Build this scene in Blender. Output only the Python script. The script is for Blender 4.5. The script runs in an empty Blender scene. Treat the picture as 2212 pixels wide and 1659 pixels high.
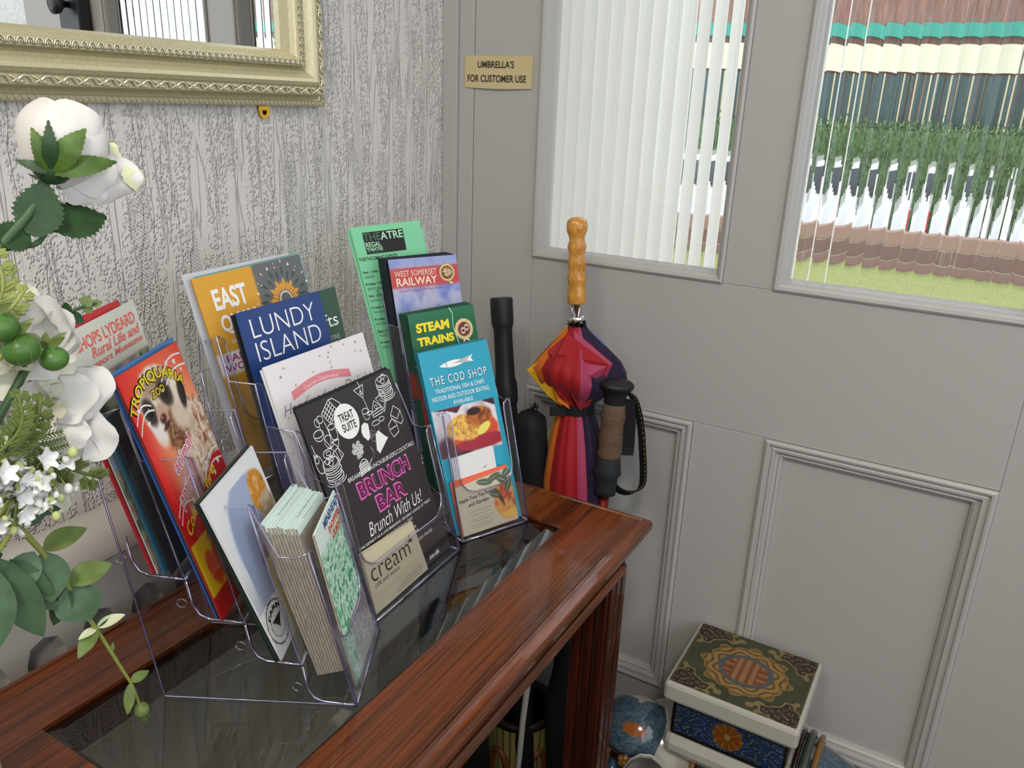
import bpy, bmesh, math, random
import numpy as np
from mathutils import Vector, Matrix
random.seed(7)
C = bpy.context.scene.collection
SC = bpy.context.scene
PI = math.pi

# ------------------------------------------------------------------ camera, light, exposure
def srgb(h):
    h = h.lstrip('#'); v = [int(h[i:i+2], 16)/255 for i in (0, 2, 4)]
    return tuple((c/12.92 if c <= .04045 else ((c+.055)/1.055)**2.4) for c in v)
def make_camera():
    cd = bpy.data.cameras.new('camera'); co = bpy.data.objects.new('camera', cd); C.objects.link(co)
    r = Vector((0.509, -0.860, 0.034)); f = Vector((0.816, 0.470, -0.335))
    az, pi_, ro = 0.522766, 0.341353, 0.036265
    f = Vector((math.cos(pi_)*math.cos(az), math.cos(pi_)*math.sin(az), -math.sin(pi_)))
    r = Vector((math.sin(az), -math.cos(az), 0)); u = r.cross(f)
    r2 = r*math.cos(ro)+u*math.sin(ro); u2 = u*math.cos(ro)-r*math.sin(ro)
    m = Matrix((r2, u2, -f)).transposed().to_4x4()
    m.translation = Vector((-1.136, -0.80197, 1.25)); co.matrix_world = m
    cd.sensor_width = 36; cd.sensor_fit = 'HORIZONTAL'; cd.lens = 1717.5*36/2212; cd.clip_start = .02; cd.clip_end = 200
    SC.camera = co
make_camera()
SC.view_settings.view_transform = 'Standard'; SC.view_settings.look = 'None'
SC.view_settings.gamma = 1; SC.view_settings.use_curve_mapping = False
SC.view_settings.exposure = 0.0
cy = SC.cycles
cy.max_bounces = 9; cy.diffuse_bounces = 4; cy.glossy_bounces = 4; cy.transmission_bounces = 8
cy.transparent_max_bounces = 40; cy.caustics_refractive = True; cy.caustics_reflective = False
cy.sample_clamp_indirect = 6.0; cy.use_denoising = True
w = bpy.data.worlds.new('overcast_sky'); SC.world = w; w.use_nodes = True
nt = w.node_tree; bg = nt.nodes['Background']
tc = nt.nodes.new('ShaderNodeTexCoord'); sp = nt.nodes.new('ShaderNodeSeparateXYZ'); rp = nt.nodes.new('ShaderNodeValToRGB')
nt.links.new(tc.outputs['Generated'], sp.inputs[0]); nt.links.new(sp.outputs['Z'], rp.inputs[0])
rp.color_ramp.elements[0].color = (.80, .86, .95, 1); rp.color_ramp.elements[1].color = (.95, .97, 1, 1)
nt.links.new(rp.outputs[0], bg.inputs[0]); bg.inputs[1].default_value = 2.5
def area(name, loc, size, energy, color, rot, portal=False, sy=None, shape='RECTANGLE'):
    d = bpy.data.lights.new(name, 'AREA'); d.shape = shape; d.size = size; d.size_y = sy or size
    d.energy = energy; d.color = color
    if portal: d.cycles.is_portal = True
    o = bpy.data.objects.new(name, d); C.objects.link(o); o.location = loc; o.rotation_euler = rot; return o
area('hall_ceiling_lamp_light', (-1.5, -.38, 2.50), .38, 8, (1, .90, .78), (0, 0, 0), shape='DISK')
area('added_fill_lamp_light', (-1.9, -1.25, 2.50), .45, 26, (1, .93, .84), (0, 0, 0), shape='DISK')  # added fill, out of view, brightens the left wall and leaflets
area('side_window_portal', (-1.525, -1.86, 1.6), 2.5, 1, (1, 1, 1), (PI/2, 0, 0), True, 1.45)

# ------------------------------------------------------------------ helpers
def link(name, me, mat=None, parent=None):
    o = bpy.data.objects.new(name, me); C.objects.link(o)
    if mat: me.materials.append(mat)
    if parent is not None: o.parent = parent
    return o
def empty(name, loc=(0, 0, 0)):
    o = bpy.data.objects.new(name, None); C.objects.link(o); o.location = loc; o.empty_display_size = .02
    return o
def tag(o, label=None, cat=None, group=None, kind=None):
    if label: o['label'] = label
    if cat: o['category'] = cat
    if group: o['group'] = group
    if kind: o['kind'] = kind
    return o
def mesh(name, verts, faces, mat=None, parent=None, smooth=False):
    me = bpy.data.meshes.new(name); me.from_pydata([tuple(v) for v in verts], [], faces)
    if smooth: me.polygons.foreach_set('use_smooth', [True]*len(me.polygons))
    me.update(); o = link(name, me, mat, parent)
    if parent is not None: o.matrix_parent_inverse = parent_inv(parent)
    return o
def parent_inv(p):
    m = Matrix.Translation(p.location) if p.rotation_euler.z == 0 else Matrix.LocRotScale(p.location, p.rotation_euler, None)
    q = p.parent
    if q is not None and q.type == 'EMPTY': pass
    return m.inverted() if p.type == 'EMPTY' else Matrix.Identity(4)
class MB:
    def __init__(s): s.v = []; s.f = []; s.sm = []
    def add(s, v, f, smooth=False):
        n = len(s.v); s.v += [tuple(p) for p in v]; s.f += [tuple(i+n for i in q) for q in f]; s.sm += [smooth]*len(f); return s
    def build(s, name, mat=None, parent=None):
        me = bpy.data.meshes.new(name); me.from_pydata(s.v, [], s.f)
        me.polygons.foreach_set('use_smooth', s.sm); me.update()
        o = link(name, me, mat, parent)
        if parent is not None: o.matrix_parent_inverse = parent_inv(parent)
        return o
    def box(s, x0, x1, y0, y1, z0, z1, bev=0.0):
        bm = bmesh.new(); bmesh.ops.create_cube(bm, size=1)
        for v in bm.verts: v.co = Vector(((x0+x1)/2+v.co.x*(x1-x0), (y0+y1)/2+v.co.y*(y1-y0), (z0+z1)/2+v.co.z*(z1-z0)))
        if bev: bmesh.ops.bevel(bm, geom=bm.edges[:], offset=bev, segments=2, affect='EDGES', profile=.5)
        bm.verts.index_update()
        s.add([v.co[:] for v in bm.verts], [[v.index for v in f.verts] for f in bm.faces]); bm.free(); return s
    def tube(s, pts, r, n=8, cap=True, smooth=True):
        pts = [Vector(p) for p in pts]; rr = r if hasattr(r, '__len__') else [r]*len(pts)
        vs = []; up = Vector((0, 0, 1)); prev = None
        for i, p in enumerate(pts):
            t = (pts[min(i+1, len(pts)-1)]-pts[max(i-1, 0)]).normalized()
            if prev is None:
                a = t.cross(up if abs(t.z) < .9 else Vector((1, 0, 0))).normalized()
            else:
                a = (prev-t*prev.dot(t)); a = a.normalized() if a.length > 1e-6 else t.orthogonal().normalized()
            prev = a; b = t.cross(a)
            for k in range(n):
                q = 2*PI*k/n; vs.append(p+(a*math.cos(q)+b*math.sin(q))*rr[i])
        fs = [[i*n+k, i*n+(k+1) % n, (i+1)*n+(k+1) % n, (i+1)*n+k] for i in range(len(pts)-1) for k in range(n)]
        if cap: fs += [list(range(n))[::-1], [(len(pts)-1)*n+k for k in range(n)]]
        return s.add(vs, fs, smooth)
    def lathe(s, prof, origin=(0, 0, 0), axis=(0, 0, 1), n=24, sx=1, sy=1):
        ax = Vector(axis).normalized(); a = ax.orthogonal().normalized(); b = ax.cross(a); o = Vector(origin)
        vs = [o+ax*h+(a*math.cos(2*PI*k/n)*sx+b*math.sin(2*PI*k/n)*sy)*r for r, h in prof for k in range(n)]
        fs = [[i*n+k, i*n+(k+1) % n, (i+1)*n+(k+1) % n, (i+1)*n+k] for i in range(len(prof)-1) for k in range(n)]
        if prof[0][0] > 1e-5: fs.append(list(range(n))[::-1])
        if prof[-1][0] > 1e-5: fs.append([(len(prof)-1)*n+k for k in range(n)])
        return s.add(vs, fs, True)
    def ball(s, c, r, n=12, sc=(1, 1, 1), rot=None):
        m = n//2+1; vs = []; c = Vector(c)
        for i in range(m+1):
            t = PI*i/m
            for k in range(n):
                q = 2*PI*k/n; v = Vector((math.sin(t)*math.cos(q)*sc[0], math.sin(t)*math.sin(q)*sc[1], math.cos(t)*sc[2]))*r
                vs.append(c+(rot @ v if rot else v))
        fs = [[i*n+k, (i+1)*n+k, (i+1)*n+(k+1) % n, i*n+(k+1) % n] for i in range(m) for k in range(n)]
        return s.add(vs, fs, True)

MATS = {}
def mat(name, col=(.8, .8, .8), rough=.5, metal=0, coat=0, spec=.5, emit=None, trans=0, ior=1.45, sub=0, sheen=0):
    if isinstance(col, str): col = srgb(col)
    m = bpy.data.materials.new(name); m.use_nodes = True; b = m.node_tree.nodes['Principled BSDF']
    b.inputs['Base Color'].default_value = (*col, 1); b.inputs['Roughness'].default_value = rough
    b.inputs['Metallic'].default_value = metal; b.inputs['Coat Weight'].default_value = coat
    b.inputs['Specular IOR Level'].default_value = spec; b.inputs['IOR'].default_value = ior
    b.inputs['Transmission Weight'].default_value = trans
    b.inputs['Coat Roughness'].default_value = .06; b.inputs['Sheen Weight'].default_value = sheen
    if sub:
        b.inputs['Subsurface Weight'].default_value = sub; b.inputs['Subsurface Radius'].default_value = (.01, .01, .008); b.inputs['Subsurface Scale'].default_value = .5
    MATS[name] = m; return m
def nodes(m): return m.node_tree.nodes, m.node_tree.links, m.node_tree.nodes['Principled BSDF']
def noise_bump(m, scale=200, strength=.2, dist=.001, stretch=(1, 1, 1), colvar=0.0):
    N, L, b = nodes(m)
    t = N.new('ShaderNodeTexCoord'); mp = N.new('ShaderNodeMapping'); mp.inputs['Scale'].default_value = stretch
    n = N.new('ShaderNodeTexNoise'); n.inputs['Scale'].default_value = scale; n.inputs['Detail'].default_value = 3
    L.new(t.outputs['Object'], mp.inputs[0]); L.new(mp.outputs[0], n.inputs['Vector'])
    if strength:
        bp = N.new('ShaderNodeBump'); bp.inputs['Strength'].default_value = strength; bp.inputs['Distance'].default_value = dist
        L.new(n.outputs[0], bp.inputs['Height']); L.new(bp.outputs[0], b.inputs['Normal'])
    if colvar:
        c = b.inputs['Base Color'].default_value[:3]
        r = N.new('ShaderNodeValToRGB'); r.color_ramp.elements[0].position = .3; r.color_ramp.elements[1].position = .7
        r.color_ramp.elements[0].color = (*[x*(1-colvar) for x in c], 1); r.color_ramp.elements[1].color = (*[min(1, x*(1+colvar)) for x in c], 1)
        L.new(n.outputs[0], r.inputs[0]); L.new(r.outputs[0], b.inputs['Base Color'])
    return m

# --- wallpaper: blown vinyl with wandering vertical ridges, grains and patches of diagonal hatching
def wallpaper():
    m = mat('textured_wallpaper', (.69, .665, .63), .62); N, L, b = nodes(m)
    t = N.new('ShaderNodeTexCoord')
    def mapn(sc, rot=(0, 0, 0)):
        mp = N.new('ShaderNodeMapping'); mp.inputs['Scale'].default_value = sc; mp.inputs['Rotation'].default_value = rot
        L.new(t.outputs['Object'], mp.inputs[0]); return mp.outputs[0]
    def noise(vec, sc, det=2, dis=0):
        n = N.new('ShaderNodeTexNoise'); n.inputs['Scale'].default_value = sc; n.inputs['Detail'].default_value = det
        n.inputs['Distortion'].default_value = dis; L.new(vec, n.inputs['Vector']); return n.outputs[0]
    def ramp(x, a, c):
        r = N.new('ShaderNodeMapRange'); r.interpolation_type = 'SMOOTHSTEP'; r.inputs['From Min'].default_value = a; r.inputs['From Max'].default_value = c
        L.new(x, r.inputs['Value']); return r.outputs[0]
    def mth(op, x, y):
        q = N.new('ShaderNodeMath'); q.operation = op
        for i, k in enumerate((x, y)):
            if isinstance(k, (int, float)): q.inputs[i].default_value = k
            else: L.new(k, q.inputs[i])
        return q.outputs[0]
    ridge0 = noise(mapn((1, 1, .07)), 62, 3, .6)
    ab = N.new('ShaderNodeMath'); ab.operation = 'ABSOLUTE'; L.new(mth('SUBTRACT', ridge0, .5), ab.inputs[0])
    ridge = mth('SUBTRACT', 1.0, ramp(ab.outputs[0], 0.0, .028))          # thin wandering lines
    band = ramp(noise(mapn((1, 1, .10)), 48, 2, .3), .40, .50)            # broad raised streaks
    vo = N.new('ShaderNodeTexVoronoi'); vo.inputs['Scale'].default_value = 370; L.new(mapn((1, 1, .62)), vo.inputs['Vector'])
    grain = mth('MULTIPLY', mth('SUBTRACT', 1.0, ramp(vo.outputs['Distance'], .15, .62)), ramp(noise(mapn((1, 1, .45)), 300, 2), .34, .5))
    grain = mth('MULTIPLY', grain, band)
    wv = N.new('ShaderNodeTexWave'); wv.wave_type = 'BANDS'; wv.bands_direction = 'X'; wv.inputs['Scale'].default_value = 95; wv.inputs['Distortion'].default_value = .8
    L.new(mapn((1, 1, 1), (0, math.radians(52), 0)), wv.inputs['Vector'])
    hm = ramp(noise(mapn((1, 1, .22)), 30, 1), .57, .62)
    hatch = mth('MULTIPLY', wv.outputs['Fac'], hm)
    h = mth('ADD', mth('ADD', mth('MULTIPLY', ridge, .9), mth('MULTIPLY', grain, .95)), mth('MULTIPLY', hatch, .5))
    bp = N.new('ShaderNodeBump'); bp.inputs['Strength'].default_value = 1.0; bp.inputs['Distance'].default_value = .0018
    L.new(h, bp.inputs['Height']); L.new(bp.outputs[0], b.inputs['Normal'])
    return m
M_wall = wallpaper()
M_paint = noise_bump(mat('white_gloss_paint', (.43, .42, .405), .34), 60, .12, .0006)
M_plaster = mat('plain_white_plaster', (.66, .64, .60), .8)
M_ceil = mat('ceiling_white', (.80, .79, .77), .9)
M_carpet = noise_bump(mat('dark_hall_carpet', (.045, .04, .034), .95), 500, .6, .003, colvar=.4)
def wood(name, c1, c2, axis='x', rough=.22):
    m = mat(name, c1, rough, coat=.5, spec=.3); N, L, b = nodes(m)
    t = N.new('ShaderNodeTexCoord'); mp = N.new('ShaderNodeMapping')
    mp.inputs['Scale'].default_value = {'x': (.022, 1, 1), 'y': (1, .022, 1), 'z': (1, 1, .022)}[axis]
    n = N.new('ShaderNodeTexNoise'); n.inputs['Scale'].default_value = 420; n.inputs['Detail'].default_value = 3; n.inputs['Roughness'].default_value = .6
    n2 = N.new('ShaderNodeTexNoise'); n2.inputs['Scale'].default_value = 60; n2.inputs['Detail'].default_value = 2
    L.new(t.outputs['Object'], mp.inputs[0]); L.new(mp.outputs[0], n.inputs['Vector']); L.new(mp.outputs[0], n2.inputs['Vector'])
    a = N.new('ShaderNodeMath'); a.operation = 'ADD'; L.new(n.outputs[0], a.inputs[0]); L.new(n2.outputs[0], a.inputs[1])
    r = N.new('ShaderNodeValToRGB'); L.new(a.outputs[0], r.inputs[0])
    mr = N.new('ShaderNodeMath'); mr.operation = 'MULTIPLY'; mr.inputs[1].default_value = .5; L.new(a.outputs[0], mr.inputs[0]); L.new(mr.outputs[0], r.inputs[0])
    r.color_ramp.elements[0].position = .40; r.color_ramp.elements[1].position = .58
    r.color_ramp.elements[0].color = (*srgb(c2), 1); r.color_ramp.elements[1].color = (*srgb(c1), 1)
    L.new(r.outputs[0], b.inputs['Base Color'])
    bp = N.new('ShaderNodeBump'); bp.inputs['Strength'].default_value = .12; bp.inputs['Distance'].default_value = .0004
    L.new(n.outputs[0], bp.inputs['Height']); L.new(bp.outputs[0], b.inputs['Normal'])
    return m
M_woodx = wood('mahogany_long_grain', '#743a1a', '#3d1e0b', 'x')
M_woody = wood('mahogany_cross_grain', '#6c371a', '#3a1d0d', 'y')
M_woodz = wood('shaded_upright_mahogany', '#4a1c0e', '#280d07', 'z', .3)  # mahogany copy with the shade below the top put into its colour
M_glass = mat('clear_table_glass', (.82, .88, .85), .01, trans=1, ior=1.5)
def thin_clear(name, tint, fac_scale=1.0, rough=.02, add=0.0, gl=(1, 1, 1)):
    m = bpy.data.materials.new(name); m.use_nodes = True; N = m.node_tree.nodes; L = m.node_tree.links
    N.remove(N['Principled BSDF']); out = N['Material Output']
    tr = N.new('ShaderNodeBsdfTransparent'); tr.inputs[0].default_value = (*tint, 1)
    gs = N.new('ShaderNodeBsdfGlossy'); gs.inputs['Roughness'].default_value = rough; gs.inputs['Color'].default_value = (*gl, 1)
    fr = N.new('ShaderNodeFresnel'); ge = N.new('ShaderNodeNewGeometry'); io = N.new('ShaderNodeMapRange'); io.inputs['To Min'].default_value = 1.5; io.inputs['To Max'].default_value = 1/1.5
    L.new(ge.outputs['Backfacing'], io.inputs['Value']); L.new(io.outputs[0], fr.inputs['IOR'])
    ma = N.new('ShaderNodeMath'); ma.operation = 'MULTIPLY_ADD'; ma.inputs[1].default_value = fac_scale; ma.inputs[2].default_value = add; ma.use_clamp = True
    mx = N.new('ShaderNodeMixShader')
    L.new(fr.outputs[0], ma.inputs[0]); L.new(ma.outputs[0], mx.inputs[0]); L.new(tr.outputs[0], mx.inputs[1]); L.new(gs.outputs[0], mx.inputs[2]); L.new(mx.outputs[0], out.inputs[0])
    return m
M_acr = thin_clear('clear_acrylic_sheet', (.93, .935, .945), 1.0, .03)
M_acre = thin_clear('violet_acrylic_edge', (.76, .74, .88), 1.0, .12, .22, (.9, .88, 1))
M_tglass = thin_clear('smoked_table_glass', (.50, .51, .44), 1.0, .01, .0)

# --- reeded window glass: real cylindrical ribs, refraction
M_rib = bpy.data.materials.new('reeded_window_glass'); M_rib.use_nodes = True
_n = M_rib.node_tree.nodes; _n.remove(_n['Principled BSDF']); _g = _n.new('ShaderNodeBsdfGlass'); _g.inputs['IOR'].default_value = 1.45
_g.inputs['Roughness'].default_value = 0.0; _g.inputs['Color'].default_value = (.97, .99, .98, 1)
M_rib.node_tree.links.new(_g.outputs[0], _n['Material Output'].inputs[0])

# ------------------------------------------------------------------ room shell
def struct(o): return tag(o, kind='structure')
def sbox(name, mat_, *a, **k): return struct(MB().box(*a, **k).build(name, mat_))
sbox('floor', M_carpet, -3.4, .2, -2.0, .2, -.06, 0)
M_lampg = mat('opal_lamp_glass', (.9, .9, .88), .4)
for x_, y_, nm_, wh_ in ((-1.5, -.38, 'ceiling_lamp', 'near the wall mirror'), (-1.9, -1.25, 'ceiling_lamp', 'added as unseen fill near the side window')):  # the second fixture is added to carry the fill light
    cl_ = tag(empty(nm_, (x_, y_, 2.52)), 'round white ceiling lamp '+wh_, 'lamp')
    MB().lathe([(0, .028), (.24, .028), (.245, .0), (.235, 0), (.0, .012)], (x_, y_, 2.52), (0, 0, 1), 32).build('lamp_plate', M_lampg, cl_)
sbox('ceiling', M_ceil, -3.4, .2, -2.0, .2, 2.55, 2.6)
sbox('wall_left', M_wall, -3.4, .1, 0, .1, 0, 2.55)
sbox('wall_back', M_plaster, -3.4, -3.3, -1.9, 0, 0, 2.55)
wr = struct(MB().box(-3.3, -2.8, -1.9, -1.8, 0, 2.55).box(-.25, 0, -1.9, -1.8, 0, 2.55).box(-2.8, -.25, -1.9, -1.8, 0, .85).box(-2.8, -.25, -1.9, -1.8, 2.35, 2.55).build('wall_right', M_plaster))
win = tag(empty('unseen_window_1', (-1.5, -1.85, .85)), kind='structure')  # unseen window, its opening enlarged to light the left wall
MB().box(-2.8, -2.75, -1.88, -1.82, .85, 2.35).box(-.30, -.25, -1.88, -1.82, .85, 2.35).box(-2.75, -.30, -1.88, -1.82, .85, .90).box(-2.75, -.30, -1.88, -1.82, 2.30, 2.35).box(-1.545, -1.505, -1.87, -1.83, .90, 2.30).build('window_frame', M_paint, win)

# sweep a moulding profile around a rectangle; each side is one mesh with mitred ends
def sweep_sides(rect, prof, to3d):
    a0, a1, b0, b1 = rect; out = []
    cs = [(a0, b0, 1, 1), (a1, b0, -1, 1), (a1, b1, -1, -1), (a0, b1, 1, -1)]
    for i in range(4):
        p, q = cs[i], cs[(i+1) % 4]; v = []
        for c in (p, q):
            for ins, dep in prof: v.append(to3d(c[0]+c[2]*ins, c[1]+c[3]*ins, dep))
        n = len(prof); f = [[k, k+1, n+k+1, n+k] for k in range(n-1)]
        out.append((v, f))
    return out

DX = lambda a, b, d: (-d, a, b)      # door plane (room side faces -x)
WY = lambda a, b, d: (a, -d, b)      # left wall plane (room side faces -y)
zA, zB, zC = .791, 1.012, .284
yt = dict(a=-.177, b=-.493, c=-.565, d=-.177, e=-.475, g=-.587, h=-.889)
TOP = 1.93
door = tag(empty('door_1', (.022, -.5, 0)), kind='structure')
def dbox(name, y0, y1, z0, z1, x0=0.0, x1=.044, bev=.0012): return MB().box(x0, x1, min(y0, y1), max(y0, y1), z0, z1, bev).build(name, M_paint, door)
dbox('hinge_stile', -.058, -.177, .01, 2.05)
dbox('lock_stile', -.889, -1.02, .01, 2.05)
dbox('lock_rail', -.177, -.889, zA, zB)
dbox('bottom_rail', -.177, -.889, .01, zC)
dbox('top_rail', -.177, -.889, TOP, 2.05)
dbox('upper_muntin', yt['b'], yt['c'], zB, TOP)
dbox('lower_muntin', yt['e'], yt['g'], zC, zA)
def panel(y0, y1):
    MB().box(.012, .03, y0, y1, zC, zA).build('door_panel', M_paint, door)
    prof = [(0, 0), (0, .004), (.004, .0062), (.007, .0055), (.0075, .002), (.010, .0015), (.0125, .0035), (.016, .003), (.017, -.002), (.021, -.0035), (.023, -.002), (.0265, -.005), (.028, -.012)]
    for v, f in sweep_sides((y0, y1, zC, zA), prof, DX): mesh('panel_moulding', v, f, M_paint, door)
panel(-.475, -.177); panel(-.889, -.587)
def ribbed(y0, y1, z0, z1, x, pitch=.0215, sag=.0022):
    n = int(round((y1-y0)/pitch))*12; vs = []; r = (pitch/2)
    for i in range(n+1):
        y = y0+(y1-y0)*i/n; t = ((y-y0) % pitch)/pitch*2-1
        d = sag*(1-t*t)
        for z in (z0, z1): vs += [(x, y, z), (x+.004+d, y, z)]
    fs = []
    for i in range(n):
        k = 4*i; a = [k, k+1, k+2, k+3]; b = [j+4 for j in a]
        fs += [[a[0], a[2], b[2], b[0]], [a[1], b[1], b[3], a[3]], [a[0], b[0], b[1], a[1]], [a[2], a[3], b[3], b[2]]]
    fs += [[0, 1, 3, 2], [4*n, 4*n+2, 4*n+3, 4*n+1]]
    o = MB().add(vs, fs, False).build('reeded_glass_pane', M_rib, door)
    # smooth only the ribs lengthwise: normals from fine facets are enough
    return o
def pane(y0, y1):
    ribbed(y0+.003, y1-.003, zB+.003, TOP-.003, .026)
    prof = [(0, -.0005), (0, .003), (.003, .005), (.006, .004), (.0065, .001), (.010, -.001), (.0125, -.006), (.0135, -.012), (.015, -.0255)]
    for v, f in sweep_sides((y0, y1, zB, TOP), prof, DX): mesh('glazing_bead', v, f, M_paint, door)
    MB().box(.032, .044, y0, y0+.012, zB, TOP).box(.032, .044, y1-.012, y1, zB, TOP).box(.032, .044, y0, y1, zB, zB+.012).build('outer_bead', M_paint, door)
pane(-.493, -.177); pane(-.889, -.565)
M_black = mat('black_lock_enamel', (.03, .03, .03), .3)
lk = MB().box(-.03, 0, -.995, -.925, 1.36, 1.46, .003).build('rim_lock', M_black, door); MB().lathe([(.006, 0), (.008, .01), (.02, .02), (.022, .03), (.012, .036), (0, .037)], (-.03, -.96, 1.41), (-1, 0, 0), 20).build('lock_knob', M_black, lk)
tr = struct(empty('trim_1', (0, 0, 0)))
MB().box(-.006, .06, -.028, -.0005, 0, 2.12, .001).box(-.0005, .06, -.057, -.0285, 0, 2.09, .001).build('jamb', M_paint, tr)
MB().box(-.006, .06, -1.12, -1.021, 0, 2.12, .001).build('jamb', M_paint, tr)
MB().box(-.004, .06, -1.12, 0, 2.055, 2.12, .001).build('head', M_paint, tr)
# fixed sidelight beyond the door, and the wall around
sl = tag(empty('window_2', (0, -1.4, 1.3)), kind='structure')
MB().box(0, .05, -1.66, -1.12, 1.27, 1.33, .002).box(0, .05, -1.66, -1.12, 1.99, 2.05, .002).box(0, .05, -1.17, -1.12, 1.33, 1.99).box(0, .05, -1.66, -1.61, 1.33, 1.99).build('window_frame', M_paint, sl)
M_frost = bpy.data.materials.new('frosted_window_glass'); M_frost.use_nodes = True
_n = M_frost.node_tree.nodes; _n.remove(_n['Principled BSDF']); _t = _n.new('ShaderNodeBsdfTranslucent'); _t.inputs[0].default_value = (.9, .93, .93, 1)
_v = _n.new('ShaderNodeTexVoronoi'); _v.inputs['Scale'].default_value = 110; _b = _n.new('ShaderNodeBump'); _b.inputs['Strength'].default_value = .9; _b.inputs['Distance'].default_value = .01
_tc = _n.new('ShaderNodeTexCoord'); _l = M_frost.node_tree.links; _l.new(_tc.outputs['Object'], _v.inputs['Vector']); _l.new(_v.outputs['Distance'], _b.inputs['Height']); _l.new(_b.outputs[0], _t.inputs['Normal']); _l.new(_t.outputs[0], _n['Material Output'].inputs[0])
MB().box(.02, .026, -1.61, -1.17, 1.33, 1.99).build('frosted_pane', M_frost, sl)
struct(MB().box(0, .1, -1.9, -1.12, 0, 1.27).box(0, .1, -1.9, -1.66, 1.27, 2.05).box(0, .1, -1.9, 0, 2.12, 2.55).box(0, .1, -1.9, -1.12, 2.05, 2.12).build('wall_front', M_plaster))
struct(MB().box(-3.3, -.005, -.016, -.0005, 0, .12, .003).build('baseboard_left', M_paint))

# ------------------------------------------------------------------ things beyond the glass
def outdoors():
    M_grass = noise_bump(mat('lawn_grass', '#8a9058', .9), 40, .5, .02, colvar=.3)
    M_path = mat('pale_path', '#cdbfae', .9); M_road = mat('road_asphalt', '#8b8d90', .9)
    struct(MB().box(.1, 5.2, -9, 9, -.34, -.3).build('lawn_ground', M_path))
    struct(MB().box(5.2, 8.0, -9, 9, -.34, -.28).build('lawn', M_grass))
    struct(MB().box(8.25, 30, -16, 16, -.9, -.72).build('road', M_road))
    # white porch wall just outside the left pane
    struct(MB().box(.10, 1.55, -.13, -.06, -.3, 3.0, .004).build('porch_wall', mat('white_porch_render', (.58, .575, .54), .8)))
    # low brick wall at the roadside, laid in courses
    bw = tag(empty('brick_wall', (8.1, 0, -.3)), 'low red brick garden wall between the lawn and the road', 'wall')
    M_br = [mat('red_brick', '#8a6c64', .9), mat('dark_brick', '#7a605a', .9), mat('pale_brick', '#9a7c72', .9)]
    me = [None]*3; L_ = .46; hgt = .14
    MB().box(8.03, 8.17, -5, 4.0, -.7, .10).build('mortar_core', mat('mortar', '#b5aa9c', .95), bw)
    for r in range(3):
        for k in range(19):
            j = (r*7+k*3) % 3; y = -4.9+k*(L_+.012)+(r % 2)*L_/2; z = -.33+r*(hgt+.012)
            if me[j] is None:
                o = MB().box(-.08, .08, -L_/2, L_/2, 0, hgt, .006).build('brick', M_br[j], bw); me[j] = o.data
            else: o = bpy.data.objects.new('brick', me[j]); C.objects.link(o); o.parent = bw
            o.matrix_parent_inverse = Matrix.Identity(4); o.location = Vector((8.1, y, z))-bw.location
    # clipped hedge across the road
    nv = 5000; rnd = np.random.RandomState(3)
    v = []; f = []
    for i in range(nv):
        y = rnd.uniform(-8, 4); z = rnd.uniform(-.7, 1.05); x = 12.6+rnd.uniform(-.05, .05)
        if rnd.rand() < .25: x = rnd.uniform(12.6, 13.4); z = 1.05+rnd.uniform(-.03, .07)
        d = rnd.normal(size=3)*.07; e = rnd.normal(size=3)*.07; n = len(v)
        v += [(x, y, z), (x+d[0], y+d[1], z+d[2]), (x+e[0], y+e[1], z+e[2])]; f.append([n, n+1, n+2])
    mb = MB().box(12.65, 13.4, -8, 4, -.75, 1.02); mb.add(v, f)
    tag(mb.build('hedge', noise_bump(mat('hedge_leaves', '#5a7446', .8), 9, .5, .05, colvar=.35)), 'long clipped green hedge behind the parked white cars', 'hedge')
    # two white cars parked along the road
    M_car = mat('white_car_paint', (.9, .9, .92), .2, coat=.8); M_win = mat('car_window', '#24303a', .08, spec=.8); M_tyre = mat('tyre_rubber', '#15161a', .8); M_tail = mat('red_tail_lamp', '#c81a1a', .3)
    def car(y0, lab, col=M_car):
        c = tag(empty('parked_car', (10.3, y0, -.72)), lab, 'car', None)
        prof = [(-2.1, .28), (-2.15, .6), (-1.95, .86), (-1.15, .95), (-.6, 1.40), (.75, 1.42), (1.45, 1.02), (2.05, .98), (2.15, .6), (2.1, .28)]
        vs = []; 
        for sx, ins in ((-.8, 0), (.8, 0)):
            for (a, z) in prof: vs.append((10.3+sx*(1 if z < 1 else .82), y0+a, -.72+z))
        n = len(prof); fs = [list(range(n))[::-1], [n+i for i in range(n)]]+[[i, (i+1) % n, n+(i+1) % n, n+i] for i in range(n)]
        MB().add(vs, fs).build('body', col, c)
        MB().box(10.3-.725, 10.3-.70, y0-.75, y0+.05, -.72+1.0, -.72+1.34, .01).box(10.3-.725, 10.3-.70, y0+.12, y0+.95, -.72+1.0, -.72+1.34, .01).build('side_window', M_win, c)
        for sy in (-1.35, 1.3):
            MB().lathe([(.1, 0), (.3, .0), (.32, .03), (.32, .17), (.3, .2), (.1, .2)], (10.3-.83, y0+sy, -.72+.32), (1, 0, 0), 20).build('wheel', M_tyre, c)
        MB().box(10.3-.81, 10.3-.70, y0+1.98, y0+2.12, -.72+.68, -.72+.92, .01).build('tail_lamp', M_tail, c)
    car(1.2, 'white parked car seen through the glass, nearer the porch wall'); car(-3.6, 'white parked car at the right beyond the reeded glass')
    # brick building over the road
    b = tag(empty('shop_building', (18, 0, -.7)), 'brick building across the road with teal fascia and cream band', 'building')
    MB().box(17.2, 22, -14, 9, -.7, 9.5).build('wall', noise_bump(mat('building_brick', '#8f6a5e', .9), 3, .2, .02, colvar=.25), b)
    MB().box(17.05, 17.2, -14, 9, 2.05, 2.55).build('cream_band', mat('cream_band_paint', '#ece6c8', .8), b)
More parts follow.
